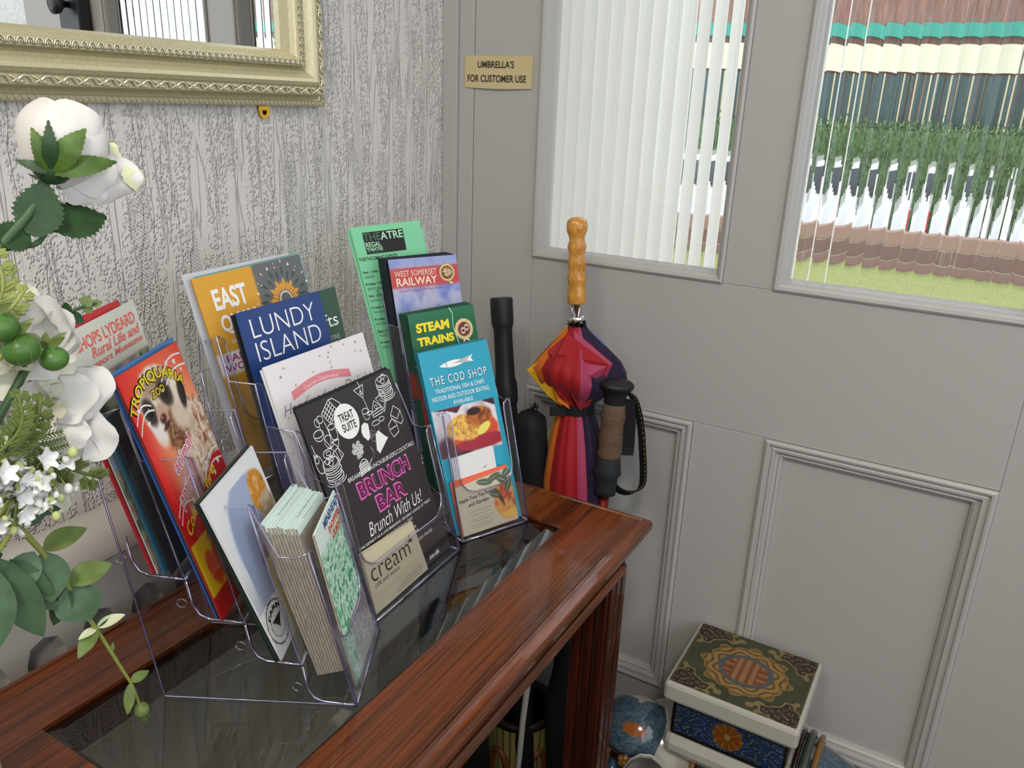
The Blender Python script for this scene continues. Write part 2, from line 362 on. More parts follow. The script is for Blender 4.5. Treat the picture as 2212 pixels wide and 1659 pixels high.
    MB().box(17.0, 17.2, -14, 9, 2.68, 2.92).build('teal_fascia', mat('teal_fascia_paint', '#3aa08c', .6), b)
    M_dw = mat('dark_shop_window', '#2f4a48', .15); M_cw = mat('cream_window_post', '#d9c9a0', .7)
    for k in range(9):
        y = -13+k*2.3; MB().box(17.1, 17.2, y, y+1.9, .4, 2.0).build('window', M_dw, b)
        MB().box(17.05, 17.2, y+1.95, y+2.2, -.6, 2.02).build('post', M_cw, b)
        MB().box(17.1, 17.2, y+.4, y+1.5, 4.2, 5.6).build('window', M_dw, b)
    # street trees
    M_bark = mat('tree_bark', '#5d5040', .9); M_lf = noise_bump(mat('tree_leaves', '#5d7f45', .8), 6, .3, .05, colvar=.4)
    def tree(x, y, r, lab):
        t = tag(empty('street_tree', (x, y, -.7)), lab, 'tree'); MB().tube([(x, y, -.7), (x+.05, y+.05, 2), (x, y, 4.6)], [.16, .13, .07], 8).build('trunk', M_bark, t)
        v = []; f = []
        for i in range(1500):
            d = rnd.normal(size=3); d /= np.linalg.norm(d); p = np.array([x, y, 5.2])+d*r*rnd.uniform(.5, 1); a, c = rnd.normal(size=3)*.16, rnd.normal(size=3)*.16; n = len(v)
            v += [p, p+a, p+c]; f.append([n, n+1, n+2])
        tag(MB().add(v, f).build('foliage', M_lf, t), kind='stuff')
    tree(14.6, -3.2, 1.5, 'green street tree in front of the brick building, left one'); tree(14.6, -7.4, 1.6, 'green street tree in front of the brick building, right one')
outdoors()

# ------------------------------------------------------------------ framed mirror
M_gilt = noise_bump(mat('champagne_gilt_frame', '#d2caa6', .42, metal=.5), 300, .05, .0005, colvar=.08)
M_gilt2 = mat('antiqued_gilt_relief', '#e2dcc0', .38, metal=.6); M_gold = mat('brass_plate', '#d8a63a', .25, metal=1)
M_mirror = mat('mirror_silver', (.9, .91, .9), .0, metal=1)
mir = tag(empty('framed_mirror', (-.75, -.001, 1.6)), 'large wall mirror in a champagne gilt frame with carved borders', 'mirror')
RX0, RX1, RZ0, RZ1 = -1.25, -.294, 1.2345, 1.95
prof = [(0, 0), (0, .010), (.001, .0125), (.0062, .0135), (.0072, .0105), (.009, .0095), (.012, .012), (.0138, .017), (.0145, .0245), (.0152, .0262),
        (.0235, .0275), (.0245, .0262), (.026, .029), (.030, .0312), (.034, .0296), (.038, .0255), (.0415, .0215), (.0428, .0222), (.0438, .0205), (.045, .0222), (.0463, .0205), (.0472, .0225),
        (.0485, .0262), (.056, .0262), (.0575, .0235), (.0592, .0222), (.063, .0175), (.0665, .0085), (.067, .004)]
for i, (v, f) in enumerate(sweep_sides((RX0, RX1, RZ0, RZ1), prof, WY)):
    o = mesh('frame_side', v, [q[::-1] for q in f], M_gilt, mir); 
MB().box(RX0+.06, RX1-.06, -.0055, -.001, RZ0+.06, RZ1-.06).build('mirror_glass', M_mirror, mir)
MB().box(RX0+.01, RX1-.01, -.001, -.0002, RZ0+.01, RZ1-.01).build('backing_board', M_woodx, mir)
# ornaments: place (along, across) -> 3d on bottom and right sides
def side_frames():
    # origin corner at bottom-right; u runs along the side, n points inward
    yield 'b', lambda u, ins, dep: (RX1-u, -dep, RZ0+ins), RX1-RX0
    yield 'r', lambda u, ins, dep: (RX1-ins, -dep, RZ0+u), .30
def strand(pts, r, f3): return [f3(*p) for p in pts]
protos = {}
def ornament(name, kind, sid, f3, u, build):
    """one mesh per kind and side, later ones share it"""
    key = (kind, sid)
    if key not in protos:
        mb = MB(); build(mb, lambda du, ins, dep: Vector(f3(du, ins, dep))-Vector(f3(0, 0, 0)))
        me = bpy.data.meshes.new(kind); me.from_pydata(mb.v, [], mb.f); me.polygons.foreach_set('use_smooth', mb.sm); me.materials.append(M_gilt2); protos[key] = me
    o = bpy.data.objects.new(name, protos[key]); C.objects.link(o); o.parent = mir; o.matrix_parent_inverse = parent_inv(mir); o.location = f3(u, 0, 0)
def arch(mb, q):
    P_ = .0086
    a = [q(.0043+.0036*math.cos(t), .0495+.0060*math.sin(t), .0275) for t in np.linspace(0, PI, 9)]
    mb.tube(a, .0008, 5)
    a = [q(.0043+.0017*math.cos(t), .0495+.0033*math.sin(t), .0272) for t in np.linspace(0, PI, 7)]
    mb.tube(a, .0007, 5); mb.tube([q(0, .0488, .027), q(.0086, .0488, .027)], .0005, 4); mb.tube([q(.0086, .0490, .0268), q(.0086, .055, .0268)], .0006, 4)
def scroll_leaf(mb, q):
    L_ = .021
    mb.tube([q(.001, .0165, .0275), q(.004, .0225, .0285), q(.009, .0228, .029), q(.013, .020, .029), q(.0135, .0175, .0285), q(.0105, .0165, .0285), q(.009, .0182, .0285)], [.0006, .0012, .0013, .0013, .0011, .0010, .0012], 6)
    mb.tube([q(.008, .0158, .0275), q(.014, .0168, .028), q(.018, .0212, .0285), q(.0215, .0232, .0275)], [.0005, .0011, .0011, .0005], 6)
    mb.tube([q(.012, .0225, .0275), q(.0155, .0188, .0285), q(.0205, .0162, .0275)], [.0005, .001, .0005], 6)
    mb.ball(q(.0105, .0178, .0285), .0014, 8)
for sid, f3, ln in side_frames():
    k = 0; u = .053
    while u < ln-.06 and k < 120: ornament('arch_ornament', 'arch', sid, f3, u, arch); u += .0086; k += 1
    u = .018
    while u < ln-.03: ornament('leaf_ornament', 'leaf', sid, f3, u, scroll_leaf); u += .021
    mb = MB(); u = .003
    while u < ln-.01:
        a, b, c = Vector(f3(u, .0012, .0128)), Vector(f3(u+.0052, .0012, .0128)), Vector(f3(u+.0026, .0058, .0138))
        mb.tube([a, c, b, a], .00045, 4); u += .0066
    tag(mb.build('bead_border', M_gilt2, mir), kind='stuff')
# brass mirror plate under the frame
bp_ = tag(empty('brass_mirror_plate', (-.3925, -.003, 1.231)), 'small brass mirror plate with a screw hole below the gilt frame', 'plate')
cx_ = -.3925; ring = []
vs = []; n = 24
out = [(cx_+.0085*math.cos(t), 1.2275+.0085*math.sin(t)) for t in np.linspace(PI, 2*PI, 13)]+[(cx_+.0085, 1.2340), (cx_-.0085, 1.2340)]
inn = [(cx_+.0036*math.cos(t), 1.2270+.0036*math.sin(t)) for t in np.linspace(PI, 2*PI, 13)]+[(cx_+.0034, 1.2290), (cx_-.0034, 1.2290)]
for y in (-.004, -.0015):
    vs += [(a, y, b) for a, b in out]+[(a, y, b) for a, b in inn]
m_ = len(out); fs = []
for i in range(m_):
    j = (i+1) % m_; fs += [[i, j, m_+j, m_+i], [2*m_+i, 3*m_+i, 3*m_+j, 2*m_+j], [i, 2*m_+i, 2*m_+j, j], [m_+i, m_+j, 3*m_+j, 3*m_+i]]
MB().add(vs, fs).build('plate', M_gold, bp_); MB().lathe([(.0036, 0), (.003, .0012), (0, .0016)], (cx_, -.0015, 1.2272), (0, -1, 0), 12).build('screw', mat('dark_screw', '#3a2210', .5, metal=.8), bp_)

# ------------------------------------------------------------------ paper sign on the door
M_ink = mat('black_ink', (.02, .02, .02), .6)
TEXTS = []          # (string, target fn, box, material, parent, opts)
def text(s, f3, box, m, parent, name='lettering', rot=0, shear=0, bold=0, arc=0, lift=.0005, spacing=1.0, asp=1.0):
    cu = bpy.data.curves.new('t', 'FONT'); cu.body = s; cu.resolution_u = 5 if (box[3]-box[1]) > .045 else 3; cu.offset = bold; cu.shear = shear; cu.space_character = spacing; cu.fill_mode = 'BOTH' if False else 'FRONT'
    cu.dimensions = '2D'
    o = bpy.data.objects.new('t', cu); C.objects.link(o); TEXTS.append((o, f3, box, m, parent, name, rot, (arc, asp), lift))
def flush_texts():
    bpy.context.view_layer.update(); dg = bpy.context.evaluated_depsgraph_get()
    groups = {}
    for o, f3, box, m, parent, name, rot, (arc, asp), lift in TEXTS:
        me = bpy.data.meshes.new_from_object(o.evaluated_get(dg)); n = len(me.vertices)
        if n == 0: continue
        a = np.zeros(n*3); me.vertices.foreach_get('co', a); a = a.reshape(-1, 3)[:, :2]
        lo, hi = a.min(0), a.max(0); a = (a-lo)/np.maximum(hi-lo, 1e-6)
        u0, v0, u1, v1 = box; W = u1-u0; Hh = v1-v0
        if arc:
            ang = (a[:, 0]-.5)*arc; R_ = W/(2*math.sin(arc/2)); rr = R_+a[:, 1]*Hh*asp
            x = (u0+u1)/2+rr*np.sin(ang); y = v0+(rr*np.cos(ang)-R_)/asp
        else: x = u0+a[:, 0]*W; y = v0+a[:, 1]*Hh
        if rot:
            cx, cyy = (u0+u1)/2, (v0+v1)/2; c, s = math.cos(rot), math.sin(rot); x, y = cx+(x-cx)*c-(y-cyy)*s, cyy+(x-cx)*s+(y-cyy)*c
        pv = [f3(x[i], y[i], lift) for i in range(n)]
        fs = [tuple(p.vertices) for p in me.polygons]
        g = groups.setdefault((id(parent), id(m), name), (parent, m, name, MB())); g[3].add(pv, fs); bpy.data.meshes.remove(me)
    for parent, m, name, mb in groups.values(): mb.build(name, m, parent)
    for t in TEXTS: cu = t[0].data; bpy.data.objects.remove(t[0]); bpy.data.curves.remove(cu)
    TEXTS.clear()
M_card = mat('cream_sign_card', '#c9b98c', .6)
sg = tag(empty('umbrella_sign', (-.001, -.1025, 1.2925)), 'small cream card sign about umbrellas fixed to the door stile', 'sign')
vs = []
for j, x in enumerate((-.0008, -.0022)):
    for i in range(9):
        t = i/8; y = -.041-.1235*t; vs += [(x-.0025*(1 if j else 1)*math.sin(PI*t)*.0, y, 1.316), (x-.0022*math.sin(PI*t), y, 1.2690-.0015*math.sin(PI*t))]
fs = []
for i in range(8):
    a = 2*i; b = 18+2*i; fs += [[a, a+1, a+3, a+2], [b, b+2, b+3, b+1], [a, a+2, b+2, b], [a+1, b+1, b+3, a+3]]
fs += [[0, 18, 19, 1], [16, 17, 35, 34]]
MB().add(vs, fs).build('card', M_card, sg)
sgf = lambda u, v, l: (-.0024-.0024*math.sin(PI*min(1, max(0, u)))*(1-v)-l, -.041-.1235*u, 1.2690+.047*v)
text("UMBRELLA'S", sgf, (.20, .62, .74, .84), M_ink, sg, bold=.012); text("FOR CUSTOMER USE", sgf, (.05, .18, .92, .40), M_ink, sg, bold=.012)

# ------------------------------------------------------------------ radiator behind the table
M_rad = mat('cream_radiator_enamel', (.40, .38, .345), .42)
rad = tag(empty('panel_radiator', (-.9, -.08, .3)), 'cream panel radiator with rounded top on the wall behind the table', 'radiator')
x0, x1 = -1.5, -.30
pf = [(-.03, .795), (-.04, .818), (-.058, .832), (-.078, .830), (-.094, .815), (-.099, .800), (-.0985, .795)]
vs = [(x, y, z) for x in (x0, x1) for y, z in pf]; n = len(pf)
MB().add(vs, [[i, i+1, n+i+1, n+i] for i in range(n-1)]+[list(range(n)), [n+i for i in range(n)][::-1]], True).build('rounded_top', M_rad, rad)
mb = MB(); mb.box(x0, x1, -.083, -.034, .12, .797, .002).box(x0, x1, -.0965, -.083, .10, .12)
mb.build('panel_body', M_rad, rad)
fl = None
for k in range(21):
    x = x0+.0295+k*.0555
    W_ = .02775; ar = [(-.019, .16), (.019, .16), (.019, .722), (.0135, .738), (0, .744), (-.0135, .738), (-.019, .722)]
    ou = [(-W_, .12), (W_, .12), (W_, .722), (W_, .797), (0, .797), (-W_, .797), (-W_, .722)]
    if fl is None:
        v = [(a, -.0965, b) for a, b in ou]+[(a, -.0965, b) for a, b in ar]+[(a*.75, -.0835, b-.006 if b > .5 else b+.006) for a, b in ar]; m_ = 7
        fl = MB().add(v, [[r*m_+i, r*m_+(i+1) % m_, (r+1)*m_+(i+1) % m_, (r+1)*m_+i] for r in (0, 1) for i in range(m_)]+[[2*m_+i for i in range(m_)]], False).build('flute', M_rad, rad)
        fl.location = (x, 0, 0)
    else:
        o = fl.copy(); C.objects.link(o); o.location = (x, 0, 0)
MB().box(-1.2, -1.16, -.034, -.0005, .5, .56).box(-.5, -.46, -.034, -.0005, .5, .56).box(-1.2, -1.16, -.06, -.04, 0, .13).box(-.5, -.46, -.06, -.04, 0, .13).build('bracket', M_rad, rad)

# ------------------------------------------------------------------ console table with a glass top
tb = tag(empty('console_table', (-.8, -.33, 0)), 'polished mahogany hall table with an inset glass top', 'table')
TX0, TX1, TY0, TY1, TZ = -1.42, -.256, -.506, -.138, .75
GX0, GX1, GY0, GY1 = -.876, -.337, -.422, -.217
# cross-section of the top's edge (outset from the top face, z)
def rail(name, p0, p1, inner, m):
    """p0,p1 outer corners (2d), inner: two inner corners; moulded outer edge"""
    (ax, ay), (bx, by) = p0, p1; (cx, cy_), (dx, dy) = inner
    d = Vector((bx-ax, by-ay)).normalized(); nrm = Vector((d.y, -d.x))   # outward
    pr = [(-.012, 0), (-.0115, -.0018), (-.0085, -.0022), (-.007, -.0004), (-.003, -.001), (.002, -.0042), (.0045, -.010), (.004, -.017), (0, -.0225), (-.006, -.0245), (-.03, -.0245)]
    vs = [(cx, cy_, TZ), (dx, dy, TZ)]; fs = []
    k = len(pr)
    for (qx, qy), e in (((ax, ay), -1), ((bx, by), 1)):
        for o_, z in pr: vs.append((qx+nrm.x*o_+d.x*o_*e*ends.get((name, e), 1), qy+nrm.y*o_+d.y*o_*e*ends.get((name, e), 1), TZ+z))
    fs = [[2+i, 2+i+1, 2+k+i+1, 2+k+i] for i in range(k-1)]
    fs += [[0, 2, 2+k, 1]]
    lo = len(vs); vs += [(cx, cy_, TZ-.0245), (dx, dy, TZ-.0245)]
    fs += [[0, 1, lo+1, lo], [lo, lo+1, 2+2*k-1, 2+k-1], [0, lo]+[2+i for i in range(k)][::-1], [1]+[2+k+i for i in range(k)]+[lo+1]]
    mb = MB(); mb.add(vs, fs); o = mb.build(name, m, tb); return o
ends = {}
rail('front_rail', (TX0, TY0), (TX1, TY0), ((GX0, GY0), (GX1, GY0)), M_woodx)
rail('end_rail', (TX1, TY0), (TX1, TY1), ((GX1, GY0), (GX1, GY1)), M_woodx)
rail('back_rail', (TX1, TY1), (TX0, TY1), ((GX1, GY1), (GX0, GY1)), M_woodx)
rail('end_board', (TX0, TY1), (TX0, TY0), ((GX0, GY1), (GX0, GY0)), M_woodx)
# glass with bevelled rim
g0 = .006; gz = TZ-.0016
o_ = [(GX0, GY0), (GX1, GY0), (GX1, GY1), (GX0, GY1)]; i_ = [(GX0+.016, GY0+.016), (GX1-.016, GY0+.016), (GX1-.016, GY1-.016), (GX0+.016, GY1-.016)]
vs = [(x, y, gz-.0030) for x, y in o_]+[(x, y, gz) for x, y in i_]
MB().add(vs, [[4, 5, 6, 7]]+[[i, (i+1) % 4, 4+(i+1) % 4, 4+i] for i in range(4)]).build('glass_top', M_tglass, tb)
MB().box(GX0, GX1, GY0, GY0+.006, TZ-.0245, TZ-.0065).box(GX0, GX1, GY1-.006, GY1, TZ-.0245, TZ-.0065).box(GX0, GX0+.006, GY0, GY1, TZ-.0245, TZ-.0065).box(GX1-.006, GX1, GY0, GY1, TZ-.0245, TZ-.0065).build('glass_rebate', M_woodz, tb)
# frieze below the top: gap with small blocks and the lower moulding
M_woodd = M_woodz
fx0, fx1, fy0, fy1 = TX0+.03, TX1-.022, TY0+.022, TY1-.02
MB().box(fx0+.012, fx1-.012, fy0+.010, fy0+.024, .668, .7255).box(fx0+.012, fx1-.012, fy1-.02, fy1-.006, .668, .7255).box(fx1-.026, fx1-.012, fy0+.02, fy1-.02, .668, .7255).box(fx0+.012, fx0+.026, fy0+.02, fy1-.02, .668, .7255).build('apron', M_woodx, tb)
mo = [(-.012, .008), (0, .006), (.004, .002), (.0045, -.003), (.001, -.008), (-.004, -.010), (-.012, -.010)]
def moul(name, z, rect, pr):
    a0, a1, b0, b1 = rect
    for v, f in sweep_sides(rect, [(-o2, zz) for o2, zz in pr], lambda a, b, d: (a, b, z+d)): mesh(name, v, [q[::-1] for q in f], M_woodx, tb)
moul('lower_moulding', .676, (fx0, fx1, fy0, fy1), mo)
for x in (-.300, -.268, -1.08, -1.11):
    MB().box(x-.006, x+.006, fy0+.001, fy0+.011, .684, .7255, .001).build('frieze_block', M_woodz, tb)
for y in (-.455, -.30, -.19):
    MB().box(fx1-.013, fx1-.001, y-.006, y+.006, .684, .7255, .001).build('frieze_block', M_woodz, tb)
for (lx, ly) in ((-.2385, -.4785), (-.2385, -.160), (-1.38, -.4785), (-1.38, -.160)):
    sx = -1; sy = 1 if ly < -.3 else -1
    xa, xb = sorted((lx, lx+(-.058 if lx > -1 else .058))); ya, yb = sorted((ly, ly+sy*.058))
    mb = MB(); mb.box(xa+.004, xb-.004, ya+.004, yb-.004, 0, .668)
    for t in (0, .33, .66):   # reeds on the front and outer faces
        a = xa+.003+t*(xb-xa-.006); mb.box(a+.001, a+.0155, ya, ya+.006, .0, .666, .002)
        b = ya+.003+t*(yb-ya-.006); mb.box(xb-.006, xb, b+.001, b+.0155, .0, .666, .002); mb.box(xa, xa+.006, b+.001, b+.0155, .0, .666, .002)
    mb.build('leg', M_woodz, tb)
MB().box(-1.36, -.26, -.45, -.19, .16, .175, .002).build('lower_shelf', mat('dark_shelf_wood', '#1e1510', .6), tb)

# ------------------------------------------------------------------ leaflet racks
RK = {1: (Vector((-.7154, -.4160, .7503)), Vector((.87455, .48494, 0)), .1043, 0.0, 0.0),
      2: (Vector((-.6119, -.3541, .7503)), Vector((.99893, .04617, 0)), .1566, .04, -.010),
      3: (Vector((-.4395, -.3407, .7503)), Vector((.91807, -.39641, 0)), .0974, .09, 0.0)}
def rackpt(k):
    A, wd, W, sh, w0 = RK[k]; bk = Vector((-wd.y, wd.x, 0))
    return lambda w_, b, z: A+wd*w_+bk*(b+z*sh)+Vector((0, 0, z))
def rack(k, label):
    A, wd, W, sh, w0 = RK[k]; P_ = rackpt(k); T = .0022; W1 = W
    r = tag(empty('leaflet_rack', A), label, 'rack')
    for t in (4, 3, 2, 1):
        b0 = .046*(4-t); z0 = .040*(4-t)
        q = lambda w_, h: P_(w_, b0+h*.23, z0+h)            # front panel plane
        Hh = .150; ear = .010; dip = .052 if t == 4 else .058; R_ = .022
        pts = [(w0, 0), (W1, 0), (W1, Hh-.004), (W1-.003, Hh), (W1-ear+.001, Hh-.004)]
        pts += [(W1-ear, Hh-.012)]
        pts += [(W1-ear-R_*(1-math.cos(a)), dip+R_-R_*math.sin(a)) for a in np.linspace(0, PI/2, 6)]
        pts += [(w0+ear+R_*(1-math.cos(a)), dip+R_-R_*math.sin(a)) for a in np.linspace(PI/2, 0, 6)]
        pts += [(w0+ear, Hh-.012), (w0+ear-.001, Hh-.004), (w0+.003, Hh), (w0, Hh-.004)]
        n = len(pts); th = Vector((0, 0, 0)); bk = Vector((-wd.y, wd.x, 0))
        vs = [q(a, h) for a, h in pts]+[q(a, h)+bk*T for a, h in pts]
        fp = MB().add(vs, [list(range(n)), [n+i for i in range(n)][::-1]]).build('front_panel', M_acr, r)
        MB().tube([q(a, h)+bk*T*.5 for a, h in pts[1:]]+[q(*pts[0])+bk*T*.5], .00105, 5).build('panel_edge', M_acre, fp)
        MB().tube([q(w0, 0)+bk*T*.5, q(W1, 0)+bk*T*.5], .0019, 6).build('bottom_edge', M_acre, fp)
        fl_ = [(b0, z0), (b0+.012, z0+.0005), (b0+.030, z0+.002), (b0+.038, z0+.006), (b0+.0435, z0+.016), (b0+.046, z0+.038)]
        n = len(fl_); vs = [P_(a, b, z) for a in (w0, W1) for b, z in fl_]
        fo = MB().add(vs, [[i, i+1, n+i+1, n+i] for i in range(n-1)], True).build('pocket_floor', M_acr, r)
        for a in (w0+.0005, W1-.0005): MB().tube([P_(a, b, z) for b, z in fl_], .0015, 5).build('floor_edge', M_acre, fo)
    side = [(0, 0), (.0355, .150), (.047, .1445), (.060, .1455), (.0805, .190), (.118, .188), (.1265, .230), (.162, .226), (.1725, .270), (.199, .259), (.202, .230), (.169, 0)]
    for a in (w0, W1):
        vs = [P_(a, b, z) for b, z in side]
        s = MB().add(vs, [list(range(len(side)))]).build('side_panel', M_acr, r)
        MB().tube(vs+[vs[0]], .0010, 5).build('side_edge', M_acre, s)
        for t in (4, 3, 2, 1):
            b0 = .046*(4-t); z0 = .040*(4-t)
            p = P_(a, b0+.052, z0+.016); mb = MB(); mb.tube([p+RK[k][1]*.0008+Vector((0, 0, .005))*0+(Vector((-wd.y, wd.x, 0))*math.cos(q_)+Vector((0, 0, 1))*math.sin(q_))*.0042 for q_ in np.linspace(0, 2*PI, 13)], .0007, 4); mb.build('boss', M_acre, s)
    vs = [P_(w0, .169, 0), P_(W1, .169, 0), P_(W1, .2015, .229), P_(w0, .2015, .229)]
    bpn = MB().add(vs, [[0, 1, 2, 3]]).build('back_panel', M_acr, r)
    MB().tube([vs[0], vs[3], vs[2], vs[1]], .0010, 5).build('back_edge', M_acre, bpn)
    vs = [P_(w0+.004, .160, .001), P_(W1/2, .0465, .036), P_(W1/2, .0465, .052)]
    MB().add(vs, [[0, 1, 2]]).tube([vs[0], vs[1]], .0008, 5).build('brace', M_acr, r)
    return r
rack(1, 'clear acrylic four-pocket leaflet rack at the left of the table, beside the flowers')
rack(2, 'wide clear acrylic four-pocket leaflet rack, the middle one of the three')
rack(3, 'narrow clear acrylic four-pocket leaflet rack at the right end of the glass top')

# ------------------------------------------------------------------ printed leaflets
M_paperw = mat('white_paper', (.74, .74, .73), .55)
def vcol_mat(name, rough=.35, coat=.0):
    m = mat(name, (.8, .8, .8), rough, coat=coat); N, L, b = nodes(m)
    a = N.new('ShaderNodeVertexColor'); a.layer_name = 'Col'; L.new(a.outputs[0], b.inputs['Base Color']); return m
M_print = vcol_mat('printed_ink_glossy', .32); M_printm = vcol_mat('printed_ink_matt', .6); M_glaze = vcol_mat('painted_ceramic_glaze', .12, .5)
# --- painter helpers, on numpy arrays in leaflet units (x right 0..1, y up 0..1)
def hx(h): return np.array([int(h.lstrip('#')[i:i+2], 16)/255 for i in (0, 2, 4)])
def ss(a, b, x): t = np.clip((x-a)/(b-a+1e-9), 0, 1); return t*t*(3-2*t)
def vn(x, y, s=0):
    xi, yi = np.floor(x), np.floor(y); xf, yf = x-xi, y-yi; xf = xf*xf*(3-2*xf); yf = yf*yf*(3-2*yf)
    h = lambda a, b: np.modf(np.abs(np.sin(a*127.1+b*311.7+s*74.7)*43758.5453))[0]
    return (h(xi, yi)*(1-xf)+h(xi+1, yi)*xf)*(1-yf)+(h(xi, yi+1)*(1-xf)+h(xi+1, yi+1)*xf)*yf
def fbm(x, y, s=0): return .5*vn(x, y, s)+.3*vn(2*x, 2*y, s+1)+.2*vn(4*x, 4*y, s+2)
class Paint:
    def __init__(s, U, V, asp, base): s.x = U; s.y = V*asp; s.u = U; s.v = V; s.asp = asp; s.c = np.ones(U.shape+(3,))*hx(base)
    def put(s, m, col):
        col = hx(col) if isinstance(col, str) else col; s.c = s.c*(1-m[..., None])+col*m[..., None]; return s
    def rect(s, x0, y0, x1, y1, col, e=.004): return s.put(ss(x0-e, x0+e, s.u)*ss(-x1-e, -x1+e, -s.u)*ss(y0-e, y0+e, s.v)*ss(-y1-e, -y1+e, -s.v), col)
    def ell(s, cx, cy, rx, ry, col, e=.05, rot=0, wob=0, ws=6):
        """cx,cy,rx,ry in units of leaflet width, cy measured from the bottom in width units"""
        dx, dy = s.x-cx, s.y-cy; c, n = math.cos(rot), math.sin(rot); a, b = (dx*c+dy*n)/rx, (-dx*n+dy*c)/ry
        d = np.sqrt(a*a+b*b)
        if wob: d = d+wob*(fbm(s.x*ws, s.y*ws, 3)-.5)*2
        return s.put(1-ss(1-e, 1+e, d), col)
    def poly(s, pts, col, e=.003):
        ins = np.zeros(s.x.shape, bool); n = len(pts)
        for i in range(n):
            (x1, y1), (x2, y2) = pts[i], pts[(i+1) % n]
            cnd = ((s.u < x1) != (s.u < x2)); t = (y2-y1)*(s.u-x1)/((x2-x1) or 1e-9)+y1
            ins ^= cnd & (s.v < t)
        return s.put(ins.astype(float), col)
    def grad(s, y0, y1, c0, c1): t = ss(y0, y1, s.v)[..., None]; m = (s.v >= y0) & (s.v <= y1); g = hx(c0)*(1-t)+hx(c1)*t; s.c = np.where(m[..., None], g, s.c); return s
    def tex(s, m, cols, sc=20, seed=0):
        f = fbm(s.x*sc, s.y*sc, seed); f = np.clip((f-.2)/.6, 0, .999)*(len(cols)-1); i = f.astype(int); t = (f-i)[..., None]; A = np.array([hx(c) for c in cols]); g = A[i]*(1-t)+A[np.minimum(i+1, len(cols)-1)]*t
        return s.put(m, g)
    def mell(s, cx, cy, rx, ry, e=.05, rot=0, wob=0, ws=6):
        dx, dy = s.x-cx, s.y-cy; c, n = math.cos(rot), math.sin(rot); a, b = (dx*c+dy*n)/rx, (-dx*n+dy*c)/ry
        return 1-ss(1-e, 1+e, np.sqrt(a*a+b*b)+(wob*(fbm(s.x*ws, s.y*ws, 5)-.5)*2 if wob else 0))
    def mrect(s, x0, y0, x1, y1, e=.004): return ss(x0-e, x0+e, s.u)*ss(-x1-e, -x1+e, -s.u)*ss(y0-e, y0+e, s.v)*ss(-y1-e, -y1+e, -s.v)
def lin(c): return np.where(c <= .04045, c/12.92, ((c+.055)/1.055)**2.4)
def color_grid(name, f3, nu, nv, painter, m, parent, asp, base='#ffffff', lift=.0002):
    u = np.linspace(0, 1, nu+1); v = np.linspace(0, 1, nv+1); U, V = np.meshgrid(u, v)
    p = Paint(U, V, asp, base); painter(p); col = lin(np.clip(p.c, 0, 1)).reshape(-1, 3)
    vs = [f3(a, b, lift) for b in v for a in u]
    idx = np.arange((nu+1)*(nv+1)).reshape(nv+1, nu+1)
    q = np.stack([idx[:-1, :-1], idx[:-1, 1:], idx[1:, 1:], idx[1:, :-1]], -1).reshape(-1, 4)
    me = bpy.data.meshes.new(name); me.from_pydata([tuple(x) for x in vs], [], q.tolist())
    ca = me.color_attributes.new('Col', 'FLOAT_COLOR', 'POINT'); buf = np.ones((len(col), 4), np.float32); buf[:, :3] = col; ca.data.foreach_set('color', buf.ravel())
    me.update(); o = link(name, me, m, parent)
    if parent.type == 'EMPTY': o.matrix_parent_inverse = parent_inv(parent)
    return o
def strokes(name, lines, width, f3, m, parent, lift=.0004):
    mb = MB()
    for ln in lines:
        ln = [Vector(p) for p in ln]
        for a, b in zip(ln, ln[1:]):
            d = (b-a)
            if d.length < 1e-6: continue
            d.normalize(); nrm = Vector((-d.y, d.x))*width/2; e = d*width*.3
            q = [a-e+nrm, a-e-nrm, b+e-nrm, b+e+nrm]; mb.add([f3(p.x, p.y, lift) for p in q], [[0, 1, 2, 3]])
    return mb.build(name, m, parent)
def leaf_frame(k, tier, bf, tilt, TL, TR, BL, BR, curl=0.0):
    A, wd, W, sh, w0 = RK[k]; bk = Vector((-wd.y, wd.x, 0)); z0 = .04*(4-tier)+.0022; t = math.radians(tilt)
    O = A+bk*(.046*(4-tier)+bf+z0*sh)+Vector((0, 0, z0)); up = bk*math.sin(t)+Vector((0, 0, math.cos(t))); n = wd.cross(up).normalized()
    def f3(u, v, l=0):
        a = (BL[0]*(1-u)+BR[0]*u)*(1-v)+(TL[0]*(1-u)+TR[0]*u)*v; h = (BL[1]*(1-u)+BR[1]*u)*(1-v)+(TL[1]*(1-u)+TR[1]*u)*v
        return O+wd*a+up*h+n*(l-curl*v*v*.02)
    return f3
def leaflet(name, label, cat, k, tier, bf, tilt, TL, TR, BL=None, BR=None, th=.0008, mat_=None, group=None, curl=0.0, chamfer=0.0):
    wdt = math.hypot(TR[0]-TL[0], TR[1]-TL[1])
    if BL is None: BL = (max(.003, TL[0]*.2), 0)
    if BR is None: BR = (BL[0]+wdt, 0)
    f3 = leaf_frame(k, tier, bf, tilt, TL, TR, BL, BR, curl)
    NV = 6
    vs = []; fs = []
    for l in (0, -th):
        for j in range(NV+1):
            for i in (0, 1): vs.append(f3(i, j/NV, l))
    m_ = 2*(NV+1)
    for j in range(NV):
        a = 2*j; fs += [[a, a+1, a+3, a+2], [m_+a, m_+a+2, m_+a+3, m_+a+1], [a, a+2, m_+a+2, m_+a], [a+1, m_+a+1, m_+a+3, a+3]]
    fs += [[0, m_, m_+1, 1], [2*NV, 2*NV+1, m_+2*NV+1, m_+2*NV]]
    o = MB().add(vs, fs).build(name, mat_ or M_paperw)
    tag(o, label, cat, group)
    return o, f3
def circ(cx, cy, rx, ry, a0=0, a1=2*PI, n=20, asp=1): return [(cx+rx*math.cos(t), cy+ry*math.sin(t)) for t in np.linspace(a0, a1, n)]

